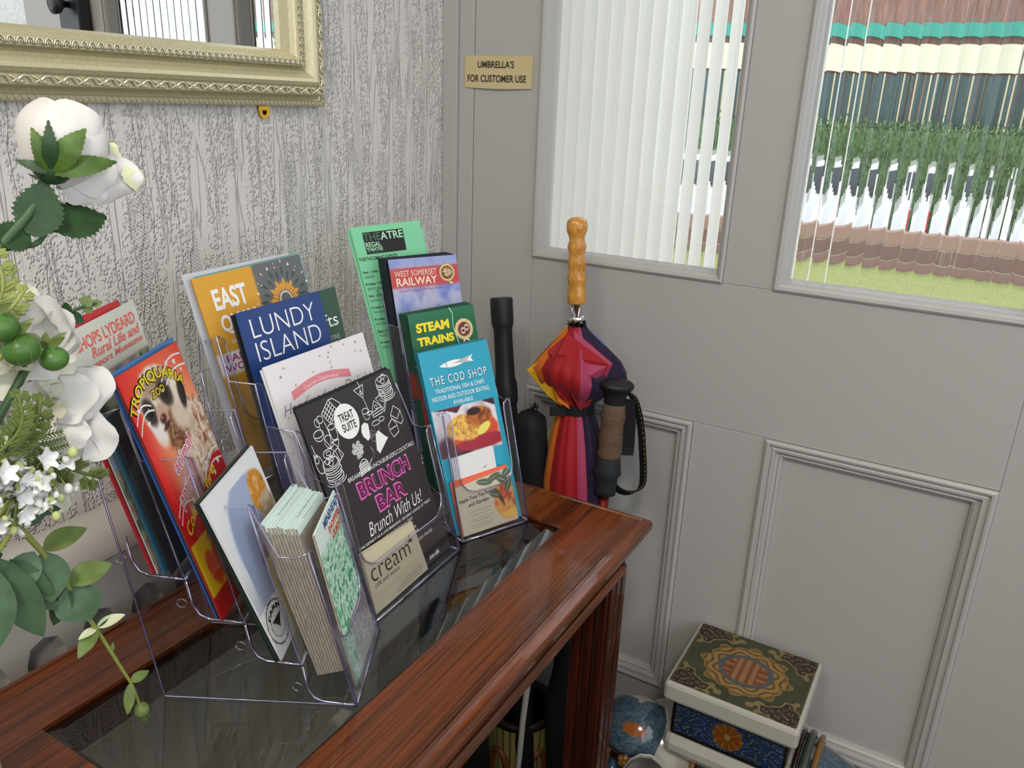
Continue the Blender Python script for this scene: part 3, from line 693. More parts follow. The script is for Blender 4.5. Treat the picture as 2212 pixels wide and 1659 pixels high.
# ---- rack 1, back pocket: cream museum leaflet with red lettering
M_salmon = mat('salmon_ink', '#f07468', .5); M_redp = mat('red_backed_paper', '#c8373c', .5); M_dkp = mat('dark_printed_edge', '#20242c', .5); M_tealp = mat('teal_printed_edge', '#2c6f86', .5)
o, f = leaflet('leaflet', 'red sheet just behind the cream museum leaflet in the left rack', 'leaflet', 1, 1, .0275, 14, (-.003, .2135), (.101, .2125), (.001, 0), (.102, 0), mat_=M_redp)
o, f = leaflet('leaflet', 'cream museum leaflet with salmon red lettering in the back pocket of the left rack', 'leaflet', 1, 1, .024, 14, (-.0005, .2075), (.1163, .2085), (.003, 0), (.1025, 0), th=.001)
def p_bish(p):
    p.rect(-1, -1, 2, 2, '#dfe0d2'); p.rect(0, .812, 1, .816, '#e59083'); p.grad(0, .80, '#5e6d5a', '#9fa98a')
    p.tex(p.mrect(0, 0, 1, .80), ['#3b5147', '#7f8f70', '#c8c6a4', '#b98f78', '#6e8aa0'], 7, 3); p.rect(0, .45, 1, .56, '#a8bcd0')
color_grid('cover_print', f, 50, 100, p_bish, M_printm, o, 2.0)
text('BISHOPS LYDEARD', f, (.05, .915, .94, .963), M_salmon, o, bold=.02); text('Rural Life and', f, (.27, .870, .96, .910), M_salmon, o, shear=.25, bold=.02); text('Transport Museums', f, (.05, .828, .96, .862), M_salmon, o, shear=.25, bold=.02)
for i, (c, lab) in enumerate([(M_tealp, 'teal edged leaflet just in front of the cream museum leaflet, left rack'), (M_dkp, 'dark leaflet foremost in the back pocket of the left rack')]):
    leaflet('leaflet', lab, 'leaflet', 1, 1, .018-.006*i, 13.5, (.002, .140+.004*i), (.1, .140+.004*i), (.002, 0), (.1, 0), mat_=c, th=.0012)
# ---- rack 1, second pocket: red zoo leaflet
M_blue = mat('blue_card_edge', '#2f5fae', .4); M_sky = mat('sky_blue_cover', '#5b9bd8', .4)
o, f = leaflet('leaflet', 'blue edged leaflet standing behind the red zoo leaflet with the meerkat', 'leaflet', 1, 2, .0235, 14, (-.0157, .2254), (.0925, .2238), (.001, 0), (.101, 0), mat_=M_blue, th=.0012)
color_grid('cover_print', f, 20, 40, lambda p: p.grad(0, 1, '#3a4d6e', '#4f8fd2'), M_print, o, 2.1)
o, f = leaflet('leaflet', 'red zoo leaflet with a meerkat and arched yellow lettering', 'leaflet', 1, 2, .018, 14, (-.0173, .2248), (.0849, .2223), (-.001, 0), (.1000, 0), th=.0022, mat_=mat('red_card_edge', '#7d2a2a', .4))
ZOO = o; fz = f
def p_zoo(p):
    p.rect(-1, -1, 2, 2, '#e32227'); g = p.ell
    g(.55, 1.85, .50, .62, '#f0553a', .5); g(.66, 1.35, .52, .70, '#f4946a', .35)
    body = p.mell(.66, 1.02, .40, .72, .10, -.25, .12, 9); p.tex(body, ['#9a6a4c', '#cda98c', '#ecdcca', '#c49a7a', '#8a5a44'], 13, 2)
    streak = (vn(p.x*60, p.y*14, 3)-.5); p.put(np.clip(streak, 0, 1)*body*.7, '#5e3a26'); p.put(np.clip(-streak, 0, 1)*body*.6, '#f6ece0')
    p.put(p.mell(.40, 1.12, .16, .24, .4, 0, .1)*.8, '#d9a09a')
    hd = p.mell(.45, 1.80, .32, .30, .07, .1, .05, 10); p.tex(hd, ['#dcc6aa', '#f8eede', '#efdfca', '#e2c8a8'], 12, 4)
    p.tex(p.mell(.47, 1.95, .24, .10, .3, .1, .1, 9)*.8, ['#8a6a50', '#b5937a'], 20, 5)
    p.tex(p.mell(.52, 1.56, .22, .17, .2, .3, .12, 9), ['#7a4a2e', '#b07a4e', '#5e3622', '#c99a72'], 16, 5)
    p.put(p.mell(.66, 1.66, .15, .18, .3, -.4, .12, 12)*.9, '#e6d4c0'); p.put(p.mell(.26, 1.62, .09, .14, .3, .2, .1)*.9, '#f2ece4')
    g(.775, 1.77, .055, .13, '#2a1c18', .3, -.25); g(.80, 1.77, .03, .09, '#120c0a', .3, -.25)
    g(.235, 1.79, .085, .115, '#3a2a22', .3, .25, .08); g(.535, 1.85, .10, .12, '#3a2a22', .3, .35, .08)
    g(.24, 1.79, .040, .050, '#0a0606', .15); g(.535, 1.85, .043, .052, '#0a0606', .15); g(.228, 1.81, .009, .012, '#ffffff', .3); g(.522, 1.875, .010, .013, '#ffffff', .3)
    g(.39, 1.72, .085, .085, '#c9a68c', .4, .2); g(.375, 1.685, .052, .036, '#5c2f28', .25, .2); g(.36, 1.70, .014, .010, '#c8948a', .4); g(.39, 1.62, .07, .022, '#4c2a22', .4, .3); g(.37, 1.65, .012, .03, '#4c2a22', .4)
    p.poly([(-.1, .37), (.32, .41), (.55, .46), (.85, .54), (1.1, .52), (1.1, .44), (.8, .41), (.5, .36), (.2, .28), (-.1, .24)], '#c81d22')
    p.rect(-.1, -.1, 1.1, .33, '#e0b21f'); p.poly([(-.05, .33), (-.05, .43), (.5, .33)], '#c81d22'); g(.75, .45, .34, .20, '#2d1e17', .15); g(.40, .38, .13, .26, '#a8261f', .2, .2); g(.20, .40, .09, .17, '#d24e24', .2, .2)
    p.rect(-.1, -.1, 1.1, .10, '#b3161a'); g(.8, .1, .3, .12, '#7b0f14', .3)
color_grid('cover_print', f, 110, 230, p_zoo, M_print, o, 2.15)
M_yel = mat('yellow_ink', '#f4dc2c', .4); M_blk = mat('printed_black', '#16120f', .4); M_white = mat('white_ink', '#f2f2f0', .5); M_pink = mat('pink_ink', '#e0557a', .5); M_purp = mat('purple_ink', '#5a3a9a', .5)
text('TROPIQUARIA', f, (.04, .912, .84, .965), M_blk, o, bold=.06, arc=1.7, asp=2.15, lift=.0004); text('TROPIQUARIA', f, (.05, .916, .83, .961), M_yel, o, bold=.02, arc=1.7, asp=2.15, lift=.0007)
text('ZOO', f, (.33, .862, .56, .897), M_blk, o, bold=.05, lift=.0004); text('ZOO', f, (.34, .865, .55, .894), M_yel, o, bold=.01, lift=.0007)
text('animal', f, (.23, .60, .62, .66), M_white, o, bold=.05, lift=.0004, rot=.15); text('animal', f, (.24, .605, .61, .655), M_pink, o, lift=.0007, rot=.15)
text('antics', f, (.12, .49, .46, .545), M_white, o, bold=.05, lift=.0004, rot=.15); text('antics', f, (.13, .495, .45, .54), M_pink, o, lift=.0007, rot=.15)
text('Come', f, (.05, .39, .36, .44), M_yel, o, bold=.02, rot=.25); text('fire', f, (.55, .455, .80, .50), M_yel, o, bold=.02, rot=.2); text('AQUA', f, (.25, .30, .66, .345), M_purp, o, bold=.03, rot=.1)
st = []
for cx, cyy, s in [(.1, .86, .03), (.2, .90, .02), (.16, .80, .035), (.62, .93, .02), (.72, .95, .025), (.84, .94, .035), (.9, .90, .02), (.78, .47, .03), (.9, .50, .035), (.7, .53, .025), (.2, .50, .035), (.3, .46, .03), (.14, .45, .02)]:
    v = [(cx+s*math.sin(PI*i/5)*(1 if i % 2 == 0 else .42), cyy+s*.5*math.cos(PI*i/5)*(1 if i % 2 == 0 else .42)) for i in range(10)]
    st.append(v)
mb = MB()
for v in st: mb.add([f(a, b, .0005) for a, b in v]+[f(sum(a for a, _ in v)/10, sum(b for _, b in v)/10, .0005)], [[i, 10, (i+1) % 10] for i in range(10)])
mb.build('star_print', M_white, o)['kind'] = 'stuff'
ar_ = lambda x0, y0, x1, y1, h: [(x0+(x1-x0)*t, y0+(y1-y0)*t+h*math.sin(PI*t)) for t in np.linspace(0, 1, 9)]
_sw = strokes('swirl_print', [ar_(.01, .82, .28, .85, .03), ar_(.01, .78, .3, .83, .03), ar_(.55, .9, .98, .955, .03), ar_(.6, .88, .99, .91, .02), ar_(.02, .45, .35, .5, .03), ar_(.02, .42, .3, .46, .03), ar_(.6, .48, .98, .55, .03), ar_(.62, .46, .98, .5, .03)], .007, f, M_white, o); tag(_sw, kind='stuff')
# ---- rack 1, third pocket: white bordered ice cream leaflet
o, f = leaflet('leaflet', 'dark edged leaflet right behind the white ice cream leaflet in the left rack', 'leaflet', 1, 3, .0205, 14, (-.0300, .1705), (.0815, .1690), (-.0005, 0), (.101, 0), mat_=mat('dark_green_edge', '#1c2a26', .4), th=.0028)
o, f = leaflet('leaflet', 'white bordered farm leaflet with an ice cream cone picture in the left rack', 'leaflet', 1, 3, .018, 14, (-.0288, .1697), (.0826, .1681), (.002, 0), (.1015, 0), th=.0016)
def p_ice(p):
    A = p.asp; p.rect(-1, -1, 2, 2, '#eceef0'); m = p.mell(.55, .92, .42, .56, .05); m = np.maximum(m, p.mrect(.13, .2, .97, .62)); p.put(m*(p.v < .93), '#a9b8d8')
    p.grad(0, .55, '#e8e9ea', '#aebad6') if False else p.put(ss(.62, .25, p.v)*p.mrect(.0, 0, 1, .62)*.55, '#8f97a6')
    p.tex(p.mell(.80, 1.22, .155, .20, .08, 0, .12, 12), ['#a8621f', '#e0a04a', '#c98028', '#f0b868'], 15, 4); p.tex(p.mell(.86, 1.02, .14, .16, .1, 0, .08, 9), ['#d9c6a4', '#c0a888', '#efe2cc'], 9, 2)
    p.ell(.52, .72, .10, .12, '#3a3c42', .3, .4); p.ell(.62, .60, .07, .1, '#26282e', .3, .4)
    p.poly([(.44, -.1), (1.1, -.1), (1.1, .50), (.42, .46)], '#d8c22a'); p.rect(-.1, -.1, .43, .30, '#e6e6e2')
    d = np.hypot(p.x-.21, p.y-.26); p.put(((d < .20) & (d > .185)).astype(float), '#2c2c2a'); p.put(((d < .135) & (d > .127)).astype(float), '#2c2c2a'); p.put((d < .127)*.4, '#c9cbb4'); p.poly([(.12, .2), (.32, .2), (.22, .13)], '#2c2c2a')
color_grid('cover_print', f, 100, 160, p_ice, M_print, o, 1.55)
text('FARM', f, (.10, .235, .34, .265), M_blk, o, arc=1.2, asp=1.55, bold=.02); text('CAR', f, (.60, .27, .95, .34), M_blk, o, bold=.03); text('BOOTS', f, (.58, .12, .98, .20), M_blk, o, bold=.03)
# ---- rack 1, front pocket: a dozen folded guides, the front one lying forward
M_mint = mat('mint_paper_edge', '#dcefe8', .5); M_fold = noise_bump(mat('folded_paper_side', '#a39a8c', .7), 900, .2, .0005, (1, 1, .1), colvar=.25)
def p_mine(p):
    p.rect(-1, -1, 2, 2, '#cfe9dc'); p.tex((p.v < .86).astype(float), ['#3f9a6a', '#8cc7a2', '#e9f2ea', '#5fae82', '#2f7f58'], 17, 3); p.tex(p.mrect(.3, 0, 1, .33)*.9, ['#e9e4e0', '#d9a8a0', '#8fa0b0', '#b9b0a0', '#ffffff'], 30, 7)
    p.put(ss(.78, .92, p.v+.0*p.u), '#dff0e6')
m0 = None
for i in range(12):
    front = i == 11
    lab = 'front town guide of the pile in the left rack, its green cover in full view' if front else 'mint edged folded town guide in the pile behind the front copy, left rack'
    bf = .0330-.00215*i if not front else .0035
    jt = random.Random(i*7+1); TL = (.0120+.0016*i+jt.uniform(-.001, .001), .1690-.0011*i+jt.uniform(-.0015, .0015)); TR = (TL[0]+.0885-.001*i, TL[1]-.006)
    if front: TL, TR = (.0270, .1520), (.1020, .1560)
    o, f = leaflet('folded_guide', lab, 'leaflet', 1, 4, bf, 15 if not front else 13, TL, TR, (.017+.0008*i if not front else .018, .014 if not front else .003), (.101, .010 if not front else .003), th=.0016, mat_=M_fold, group='town guides in the left rack')
    mb = MB(); mb.add([f(0, 1.0, .0003), f(1, 1.0, .0003), f(1, 1.0, -.0021), f(0, 1.0, -.0021)], [[0, 1, 2, 3]]); 
    q = [f(0, 1.0015, .0004), f(1, 1.0015, .0004), f(1, 1.0015, -.0014), f(0, 1.0015, -.0014), f(0, .955, .0004), f(1, .955, .0004)]
    MB().add(q, [[0, 1, 2, 3], [4, 5, 1, 0]]).build('folded_edge', M_mint, o)
    if not front:
        if i in (2, 8, 10): text('MINEHEAD', lambda u, v, l, f=f: f(u, 1.002, .0002-v*.0014) , (.30, .1, .95, .9), M_blk, o, lift=0)
    if front:
        color_grid('cover_print', f, 70, 140, p_mine, M_print, o, 1.95, lift=.0005)
        text('MINEHEAD', f, (.34, .932, .985, .982), mat('navy_ink', '#27458c', .5), o, bold=.02, lift=.0008)
        mr = mat('orange_red_ink', '#d8502c', .5); text('SHOPPERS', f, (.44, .868, .95, .912), mr, o, bold=.03, lift=.0008); text('GUIDE', f, (.52, .812, .88, .852), mr, o, bold=.03, lift=.0008)

# ---- rack 2 (middle)
M_grey = mat('pale_grey_sheet', '#c9cdd4', .6)
leaflet('leaflet', 'pale grey sheet behind the yellow and grey leaflet, sticking out at its left', 'leaflet', 2, 1, .0245, 14, (-.0165, .2127), (.1300, .2130), (-.004, 0), (.143, 0), mat_=M_grey, th=.0006, curl=-.15)
leaflet('leaflet', 'teal edged leaflet at the very back of the middle rack', 'leaflet', 2, 1, .0200, 14, (-.004, .2095), (.1480, .2125), (.003, 0), (.152, 0), mat_=mat('pale_teal_edge', '#7fb3b0', .5))
o, f = leaflet('leaflet', 'mustard and grey arts leaflet with a jewelled flower, back pocket of the middle rack', 'leaflet', 2, 1, .015, 14, (-.0123, .2092), (.1407, .2117), (.001, 0), (.150, 0), th=.0012, mat_=mat('mustard_edge', '#b98524', .5))
def p_east(p):
    p.rect(-1, -1, 2, 2, '#6b6d70'); p.rect(-.1, -.1, .515, 1.1, '#dba23c')
    p.put(p.mrect(-.1, -.1, .515, .75)*(1-ss(.3, .75, p.v))*.8, '#a87a14'); p.rect(-.1, .512, .8, .622, '#e6dfe2'); p.rect(.20, -.1, 1.1, .512, '#3f6a66'); p.put(p.mell(.35, .25, .12, .3, .2), '#c8882a')
color_grid('cover_print', f, 60, 80, p_east, M_printm, o, 1.42)
text('EAST', f, (.115, .825, .41, .93), M_white, o, bold=.03); text('QUAY', f, (.12, .70, .45, .80), M_white, o, bold=.03); text('SUMMER', f, (.16, .655, .38, .675), M_white, o)
mg = mat('magenta_ink', '#a83a78', .5); text('FAMILY', f, (.075, .572, .40, .608), mg, o, bold=.01); text('WORKSHOPS', f, (.045, .525, .60, .561), mg, o, bold=.01)
mc_ = mat('pale_mint_ink', '#b8d0b8', .6); text('please', f, (.22, .40, .46, .44), mc_, o); text('take one', f, (.28, .33, .60, .37), mc_, o)
# jewelled flower print
M_amber = mat('amber_print', '#e0a34a', .4); M_pearl = mat('pearl_print', '#e9e6de', .4); M_dkg = mat('dark_green_print', '#3d5a4a', .5)
mb = MB(); mg_ = MB(); mp_ = MB(); cx, cyy = .752, .792
for i in range(12):
    t = PI*(.02+.96*i/11); r0, r1 = .06, .13+.03*(i % 2)
    for (mm, a0, a1, wd) in ((mb, r0, r1, .017), (mg_, r1+.01, r1+.085, .010)):
        d = Vector((math.cos(t), math.sin(t)*.72)); n_ = Vector((-math.sin(t), math.cos(t)*.72)); c_ = Vector((cx, cyy))
        pts = [c_+d*a0, c_+d*(a0*.6+a1*.4)-n_*wd, c_+d*(a0*.3+a1*.7)-n_*wd*.9, c_+d*a1, c_+d*(a0*.3+a1*.7)+n_*wd*.9, c_+d*(a0*.6+a1*.4)+n_*wd]
        mm.add([f(p.x, p.y, .0004) for p in pts], [list(range(6))])
    for rr, s in ((.055, .008), (.24+.02*(i % 3), .010 if i % 3 == 1 else .006), (.27, .005)):
        p = Vector((cx, cyy))+Vector((math.cos(t), math.sin(t)*.72))*rr
        mp_.add([f(p.x+s*math.cos(a), p.y+s*.72*math.sin(a), .0006) for a in np.linspace(0, 2*PI, 9)[:-1]], [list(range(8))])
mb.build('flower_print', M_amber, o); mg_.build('leaf_print', M_dkg, o); mp_.build('pearl_print', M_pearl, o)
o, f = leaflet('leaflet', 'dark green crafts leaflet standing behind the navy island leaflet', 'leaflet', 2, 2, .027, 15, (.0437, .2148), (.1632, .2158), (.034, 0), (.1545, 0), th=.001)
def p_cr(p): p.rect(-1, -1, 2, 2, '#3c5a4a'); p.tex((p.v < .68).astype(float), ['#3a3a34', '#6a6a60', '#8a857a', '#2c2c2a'], 8, 5); p.rect(.9, .3, .925, .64, '#d8dad6')
color_grid('cover_print', f, 30, 50, p_cr, M_printm, o, 1.75); text('Crafts', f, (.42, .80, .94, .87), M_white, o); text('CENTRE', f, (.66, .73, .92, .755), mc_, o)
o, f = leaflet('leaflet', 'dark folded sheet tucked behind the navy island leaflet', 'leaflet', 2, 2, .0195, 15, (.0005, .2170), (.1215, .2170), (.001, 0), (.1225, 0), mat_=M_dkp, th=.0025)
o, f = leaflet('leaflet', 'navy blue island leaflet with tall white capital lettering in the middle rack', 'leaflet', 2, 2, .015, 15, (.0011, .2194), (.1235, .2195), (.003, 0), (.124, 0), th=.0012, mat_=M_dkp)
color_grid('cover_print', f, 20, 40, lambda p: (p.rect(-1, -1, 2, 2, '#22407c'), p.grad(0, .655, '#4a5a94', '#3f5896')), M_print, o, 1.8)
text('LUNDY', f, (.115, .868, .88, .957), M_white, o, bold=-.012); text('ISLAND', f, (.11, .757, .89, .848), M_white, o, bold=-.012)
o, f = leaflet('leaflet', 'white confetti leaflet with a pink ribbon banner, rear copy', 'leaflet', 2, 3, .0200, 15, (-.0150, .2130), (.1380, .2135), (.0, 0), (.150, 0), th=.0005)
o, f = leaflet('leaflet', 'white confetti leaflet with a pink ribbon banner behind the black brunch leaflet', 'leaflet', 2, 3, .018, 15, (-.0130, .2156), (.1403, .2153), (.001, 0), (.152, 0), th=.0008)
def p_ch(p):
    p.rect(-1, -1, 2, 2, '#e9e4e6'); R_ = np.random.RandomState(5)
    for i in range(90):
        x, y = R_.rand(2); y = y*1.4
        if .22 < x < .9 and .85 < y < 1.25 and i % 2: continue
        p.ell(x, y, .006+.004*R_.rand(), .006+.004*R_.rand(), ['#a8987a', '#c2b090', '#8f8468', '#b7a48c'][i % 4], .4)
color_grid('cover_print', f, 150, 210, p_ch, M_printm, o, 1.4)
bx = np.linspace(.165, .755, 14); lo = [(x, .806+.034*math.sin(PI*(x-.165)/.59)) for x in bx]; hi = [(x, y+.042) for x, y in lo]
q = [f(a, b, .0004) for a, b in lo]+[f(a, b, .0004) for a, b in hi]; n = len(lo)
MB().add(q, [[i, i+1, n+i+1, n+i] for i in range(n-1)]).build('ribbon_print', mat('ribbon_pink_ink', '#e58a92', .5), o)
mpp = mat('pale_pink_ink', '#f7dfe0', .5); text('Custom Cheesecakes', f, (.29, .847, .63, .866), mpp, o, shear=.3, arc=.5, asp=1.4)
mgy = mat('pencil_grey_ink', '#8a8488', .5); text('Handmade to Delight', f, (.05, .735, .97, .80), mgy, o, shear=.4, bold=-.012)
for i in (2, 1):
    leaflet('leaflet', 'black brunch leaflet copy standing behind the front one', 'leaflet', 2, 4, .011+.0018*i, 18, (-.0159+.0008*i, .2251+.0006*i), (.1320+.0008*i, .2255+.0006*i), (.002, 0), (.151, 0), th=.0008, mat_=M_dkp, group='spare brunch leaflets')
o, f = leaflet('leaflet', 'black brunch leaflet with white food drawings in the front of the middle rack', 'leaflet', 2, 4, .011, 18, (-.0159, .2251), (.1345, .2251), (.002, 0), (.154, 0), th=.0006, mat_=M_dkp)
color_grid('cover_print', f, 8, 12, lambda p: p.rect(-1, -1, 2, 2, '#353032'), mat('charcoal_print', '#343032', .30), o, 1.45)
f_ = f; f = lambda u, v, l=0, g=f_: g(u, .93*v+.085, l)
text('BREAKFAST.BRUNCH.BURGERS.COCKTAILS', f, (.22, .549, .98, .571), M_white, o); 
M_mag = mat('magenta_outline_ink', '#d66fb4', .5); M_mag2 = mat('dark_magenta_ink', '#6a1248', .5)
for s_, b_ in (('BRUNCH', (.27, .435, .86, .53)), ('BAR', (.40, .325, .74, .42))):
    text(s_, f, b_, M_mag, o, bold=.055, lift=.0004); bb = (b_[0]+.012, b_[1]+.010, b_[2]-.012, b_[3]-.010); text(s_, f, bb, M_mag2, o, bold=.012, lift=.0007)
text('Brunch With Us!', f, (.24, .245, .88, .315), M_white, o, shear=.45, bold=-.008)
for i, s_ in enumerate(['SOME DEFINE IT AS A LATE BREAKFAST, OR EARLY LUNCH, AT TREAT', 'SUITE WE BRUNCH ALL DAY!', '', 'ENJOY OUR AVOCADO BRIOCHE', 'PANCAKES, COCKTAILS & MORE!', 'BOTTOMLESS BRUNCH TOO!']):
    if s_: wd_ = min(.86, .0145*len(s_)); text(s_, f, (.52-wd_/2, .215-.026*i, .52+wd_/2, .231-.026*i), M_white, o)
text('BOOK ONLINE!', f, (.66, .062, .86, .08), M_white, o); text('.co.uk', f, (.72, -.072, .86, -.045), M_white, o, bold=.03)
MB().add([f(.40+.118*math.cos(t), .83+.083*math.sin(t)*1.08, .0005) for t in np.linspace(0, 2*PI, 33)[:-1]], [list(range(32))]).build('badge_print', M_white, o)
text('TREAT', f, (.33, .835, .48, .877), M_blk, o, bold=.01, lift=.0008); text('SUITE', f, (.335, .783, .475, .825), M_blk, o, bold=.01, lift=.0008)
L = []
def pancakes(cx, cyy, w, n, h):
    for i in range(n): L.append(circ(cx+.006*math.sin(i*2.1), cyy+i*h, w, w*.30, PI*.98, 2.04*PI, 14))
    L.append(circ(cx, cyy+n*h, w, w*.34, 0, 2*PI, 20)); L.append(circ(cx, cyy-.006, w*1.25, w*.34, PI, 2*PI, 14)); L.append([(cx-w, cyy), (cx-w, cyy+n*h)]); L.append([(cx+w, cyy), (cx+w, cyy+n*h)])
    for a, b, r in ((-.3, .3, .3), (.25, .5, .28), (0, -.1, .3)): L.append(circ(cx+a*w, cyy+n*h+b*w*.5, r*w, r*w*.6, 0, 2*PI, 10))
pancakes(.875, .865, .075, 7, .011); pancakes(.13, .60, .075, 7, .012)
# martini glass
L.extend([[(.56, .955), (.665, .965), (.625, .90), (.56, .955)], [(.625, .90), (.64, .82)], circ(.64, .815, .03, .008), [(.62, .99), (.63, .965), (.622, .925)], circ(.62, .93, .012, .01, 0, 2*PI, 8)])
# waffle
L.extend([[(.20, .915), (.30, .965), (.345, .91), (.245, .86), (.20, .915)], [(.30, .965), (.34, .965), (.40, .925), (.345, .90)], [(.245, .86), (.25, .85), (.35, .90)]]+[[(.20+.025*i, .915+.0125*i), (.245+.025*i, .86+.0125*i)] for i in range(1, 4)]+[[(.20+.011*i, .915-.014*i), (.30+.011*i, .965-.014*i)] for i in range(1, 4)])
# cake stand / milkshake / burgers tower
L.extend([circ(.17, .895, .028, .018), circ(.135, .885, .02, .02), [(.145, .87), (.15, .83)], [(.2, .88), (.21, .80)], circ(.115, .835, .045, .018), circ(.115, .83, .045, .03, PI, 2*PI), circ(.245, .84, .035, .014), [(.21, .84), (.215, .79)], [(.28, .84), (.275, .785)], circ(.245, .787, .03, .012, PI, 2*PI), circ(.18, .78, .038, .032), [(.15, .80), (.18, .75), (.21, .80)], [(.20, .77), (.27, .77), (.245, .735), (.20, .77)], circ(.14, .73, .05, .02, 0, 2*PI), circ(.14, .73, .022, .010), [(.10, .72), (.12, .70), (.18, .705)], [(.18, .72), (.235, .735), (.265, .69), (.205, .665), (.18, .72)], [(.205, .72), (.215, .675)], [(.235, .735), (.24, .68)]])
L.extend([[(.025, .80), (.03, .745)], circ(.035, .70, .032, .045), circ(.025, .725, .018, .016), [(.01, .735), (.015, .755), (.025, .74), (.04, .75)]])
# cakes at the right
L.extend([circ(.60, .835, .033, .014), [(.567, .835), (.575, .80)], [(.633, .835), (.627, .80)], circ(.60, .80, .026, .010, PI, 2*PI), [(.66, .81), (.72, .865), (.775, .82), (.66, .81)], [(.66, .81), (.662, .785), (.775, .79), (.775, .82)], [(.66, .797), (.775, .805)], [(.745, .87), (.85, .885), (.85, .855), (.79, .80), (.745, .87)], [(.79, .80), (.79, .785), (.85, .84)], circ(.72, .83, .014, .010), circ(.665, .755, .045, .012, .2, 2*PI+.2), circ(.735, .76, .03, .011)])
L.extend([[(.84, .755), (.90, .795), (.955, .755), (.955, .70), (.92, .685), (.84, .735), (.84, .755)], [(.84, .755), (.895, .72), (.955, .755)], [(.78, .71), (.84, .735), (.87, .70), (.87, .655), (.80, .64), (.78, .67), (.78, .71)], [(.78, .685), (.87, .69)]])
# woman with curls, chef
for i in range(26):
    t = i*2.4; r = .012+.045*((i*7 % 10)/10); L.append(circ(.41+r*math.cos(t), .665+r*.75*math.sin(t)+.01, .012, .009, 0, 2*PI, 7))
L.extend([circ(.41, .655, .025, .022), [(.37, .60), (.35, .545), (.47, .56), (.45, .61), (.42, .62), (.39, .61), (.37, .60)], [(.35, .57), (.33, .555)], [(.47, .58), (.51, .60)]]+[[(.36+.013*i, .55), (.375+.011*i, .605)] for i in range(8)]+[[(.36, .56+.012*i), (.46, .565+.012*i)] for i in range(4)])
strokes('line_drawings', L, .0042, f, M_white, o)
chef = MB()
for pts in ([(.50, .72), (.495, .745), (.515, .775), (.55, .785), (.585, .77), (.575, .735), (.56, .70), (.53, .69)], [(.585, .625), (.62, .70), (.66, .715), (.71, .67), (.735, .655), (.60, .60)]):
    chef.add([f(a, b, .0005) for a, b in pts], [list(range(len(pts)))])
chef.build('figure_print', M_white, o)
strokes('figure_lines', [circ(.595, .70, .028, .03), circ(.655, .725, .025, .022), [(.57, .70), (.62, .705)], [(.60, .67), (.58, .62)], [(.55, .63), (.53, .66), (.545, .62), (.53, .60)], circ(.59, .705, .01, .012, 0, 2*PI, 8)], .005, f, mat('grey_print', '#8d8388', .5), o)
f = f_
# small card in front
M_kraft = mat('cream_card_print', '#c9bda0', .6)
for i in range(3):
    fr = i == 2
    o, f = leaflet('business_card' if not fr else 'business_card', 'cream coloured cafe card copy behind the front one in the middle rack' if not fr else 'cream coloured cafe card with thin rounded black lettering in front of the black leaflet', 'card', 2, 4, .0078-.0012*i, 16, (.0059-.0006*(2-i), .0649+.0008*(2-i)), (.0924, .0622), (.004, 0), (.099, .0015), th=.0007, mat_=M_kraft, group='cream cafe cards')
MB().add([f(a, b, .0004) for a, b in circ(.80, .86, .0, .0, 0, 1, 3)], [[0, 1, 2]]) if False else None
text('cream', f, (.06, .49, .80, .70), M_blk, o, bold=-.012); text('*', f, (.80, .66, .90, .82), M_blk, o, bold=-.01); text('café and venue', f, (.08, .39, .54, .465), M_blk, o, bold=-.01)
mfaint = mat('faint_brown_ink', '#9a8c70', .6)
for i, y in enumerate((.17, .12, .07)): strokes('fine_print', [[(.5-.06*i, y), (.93-.02*i, y)]], .012, f, mfaint, o)

# ---- rack 3 (right)
M_grn = mat('mint_green_paper', '#7fce9f', .6)
leaflet('leaflet', 'mint green programme sheet at the very back of the right rack, showing at the right', 'leaflet', 3, 1, .0235, 18, (-.0150, .2255), (.0851, .2237), (.0, 0), (.096, 0), mat_=M_grn, th=.0005)
o, f = leaflet('leaflet', 'mint green programme sheet behind the theatre programme, its left edge curling', 'leaflet', 3, 1, .0205, 18, (-.0250, .2270), (.0700, .2320), (-.004, 0), (.092, 0), mat_=M_grn, th=.0005, curl=.1)
o, f = leaflet('leaflet', 'mint green theatre programme with a black title block in the right rack', 'leaflet', 3, 1, .018, 18, (-.0230, .2308), (.0783, .2351), (.0, 0), (.0965, 0), th=.0005, mat_=M_grn, curl=-.05)
MB().add([f(a, b, .0003) for a, b in ((.145, .845), (.715, .845), (.725, .966), (.145, .966))], [[0, 1, 2, 3]]).build('title_block', M_blk, o)
mgl = mat('pale_green_ink', '#a8e0bc', .6); mdg = mat('dark_green_ink', '#4a6a5a', .6)
text('THE', f, (.145, .917, .385, .960), mdg, o, bold=.02, lift=.0006); text('ATRE', f, (.385, .917, .71, .960), mgl, o, bold=.02, lift=.0006); text('REGAL', f, (.155, .883, .37, .911), mgl, o, bold=.02, lift=.0006); text('THEATRE', f, (.155, .861, .38, .880), mgl, o, bold=.02, lift=.0006)
text('MINEHEAD', f, (.155, .847, .38, .858), mdg, o); text('FORTHCOMING EVENTS', f, (.02, .812, .56, .832), M_blk, o, bold=.01)
for i, (a, b) in enumerate([('Sat. 13th April', 'GREASE'), ('Friday 19th April', 'BEACH BOYS'), ('Sat. 27th April', 'SHORE HITS'), ('Friday 3rd May', 'THE SHOW'), ('Friday 9th', 'PAINTED'), ('Sat. 18th', 'MAGIC'), ('Friday 24th', 'AGAIN')]):
    y = .740-.066*i; text(a, f, (.02, y, .02+.024*len(a), y+.016), M_blk, o, bold=.015); text(b, f, (.03, y-.024, .03+.022*len(b), y-.010), mdg, o)
M_navy = mat('navy_railway_edge', '#161a2c', .4)
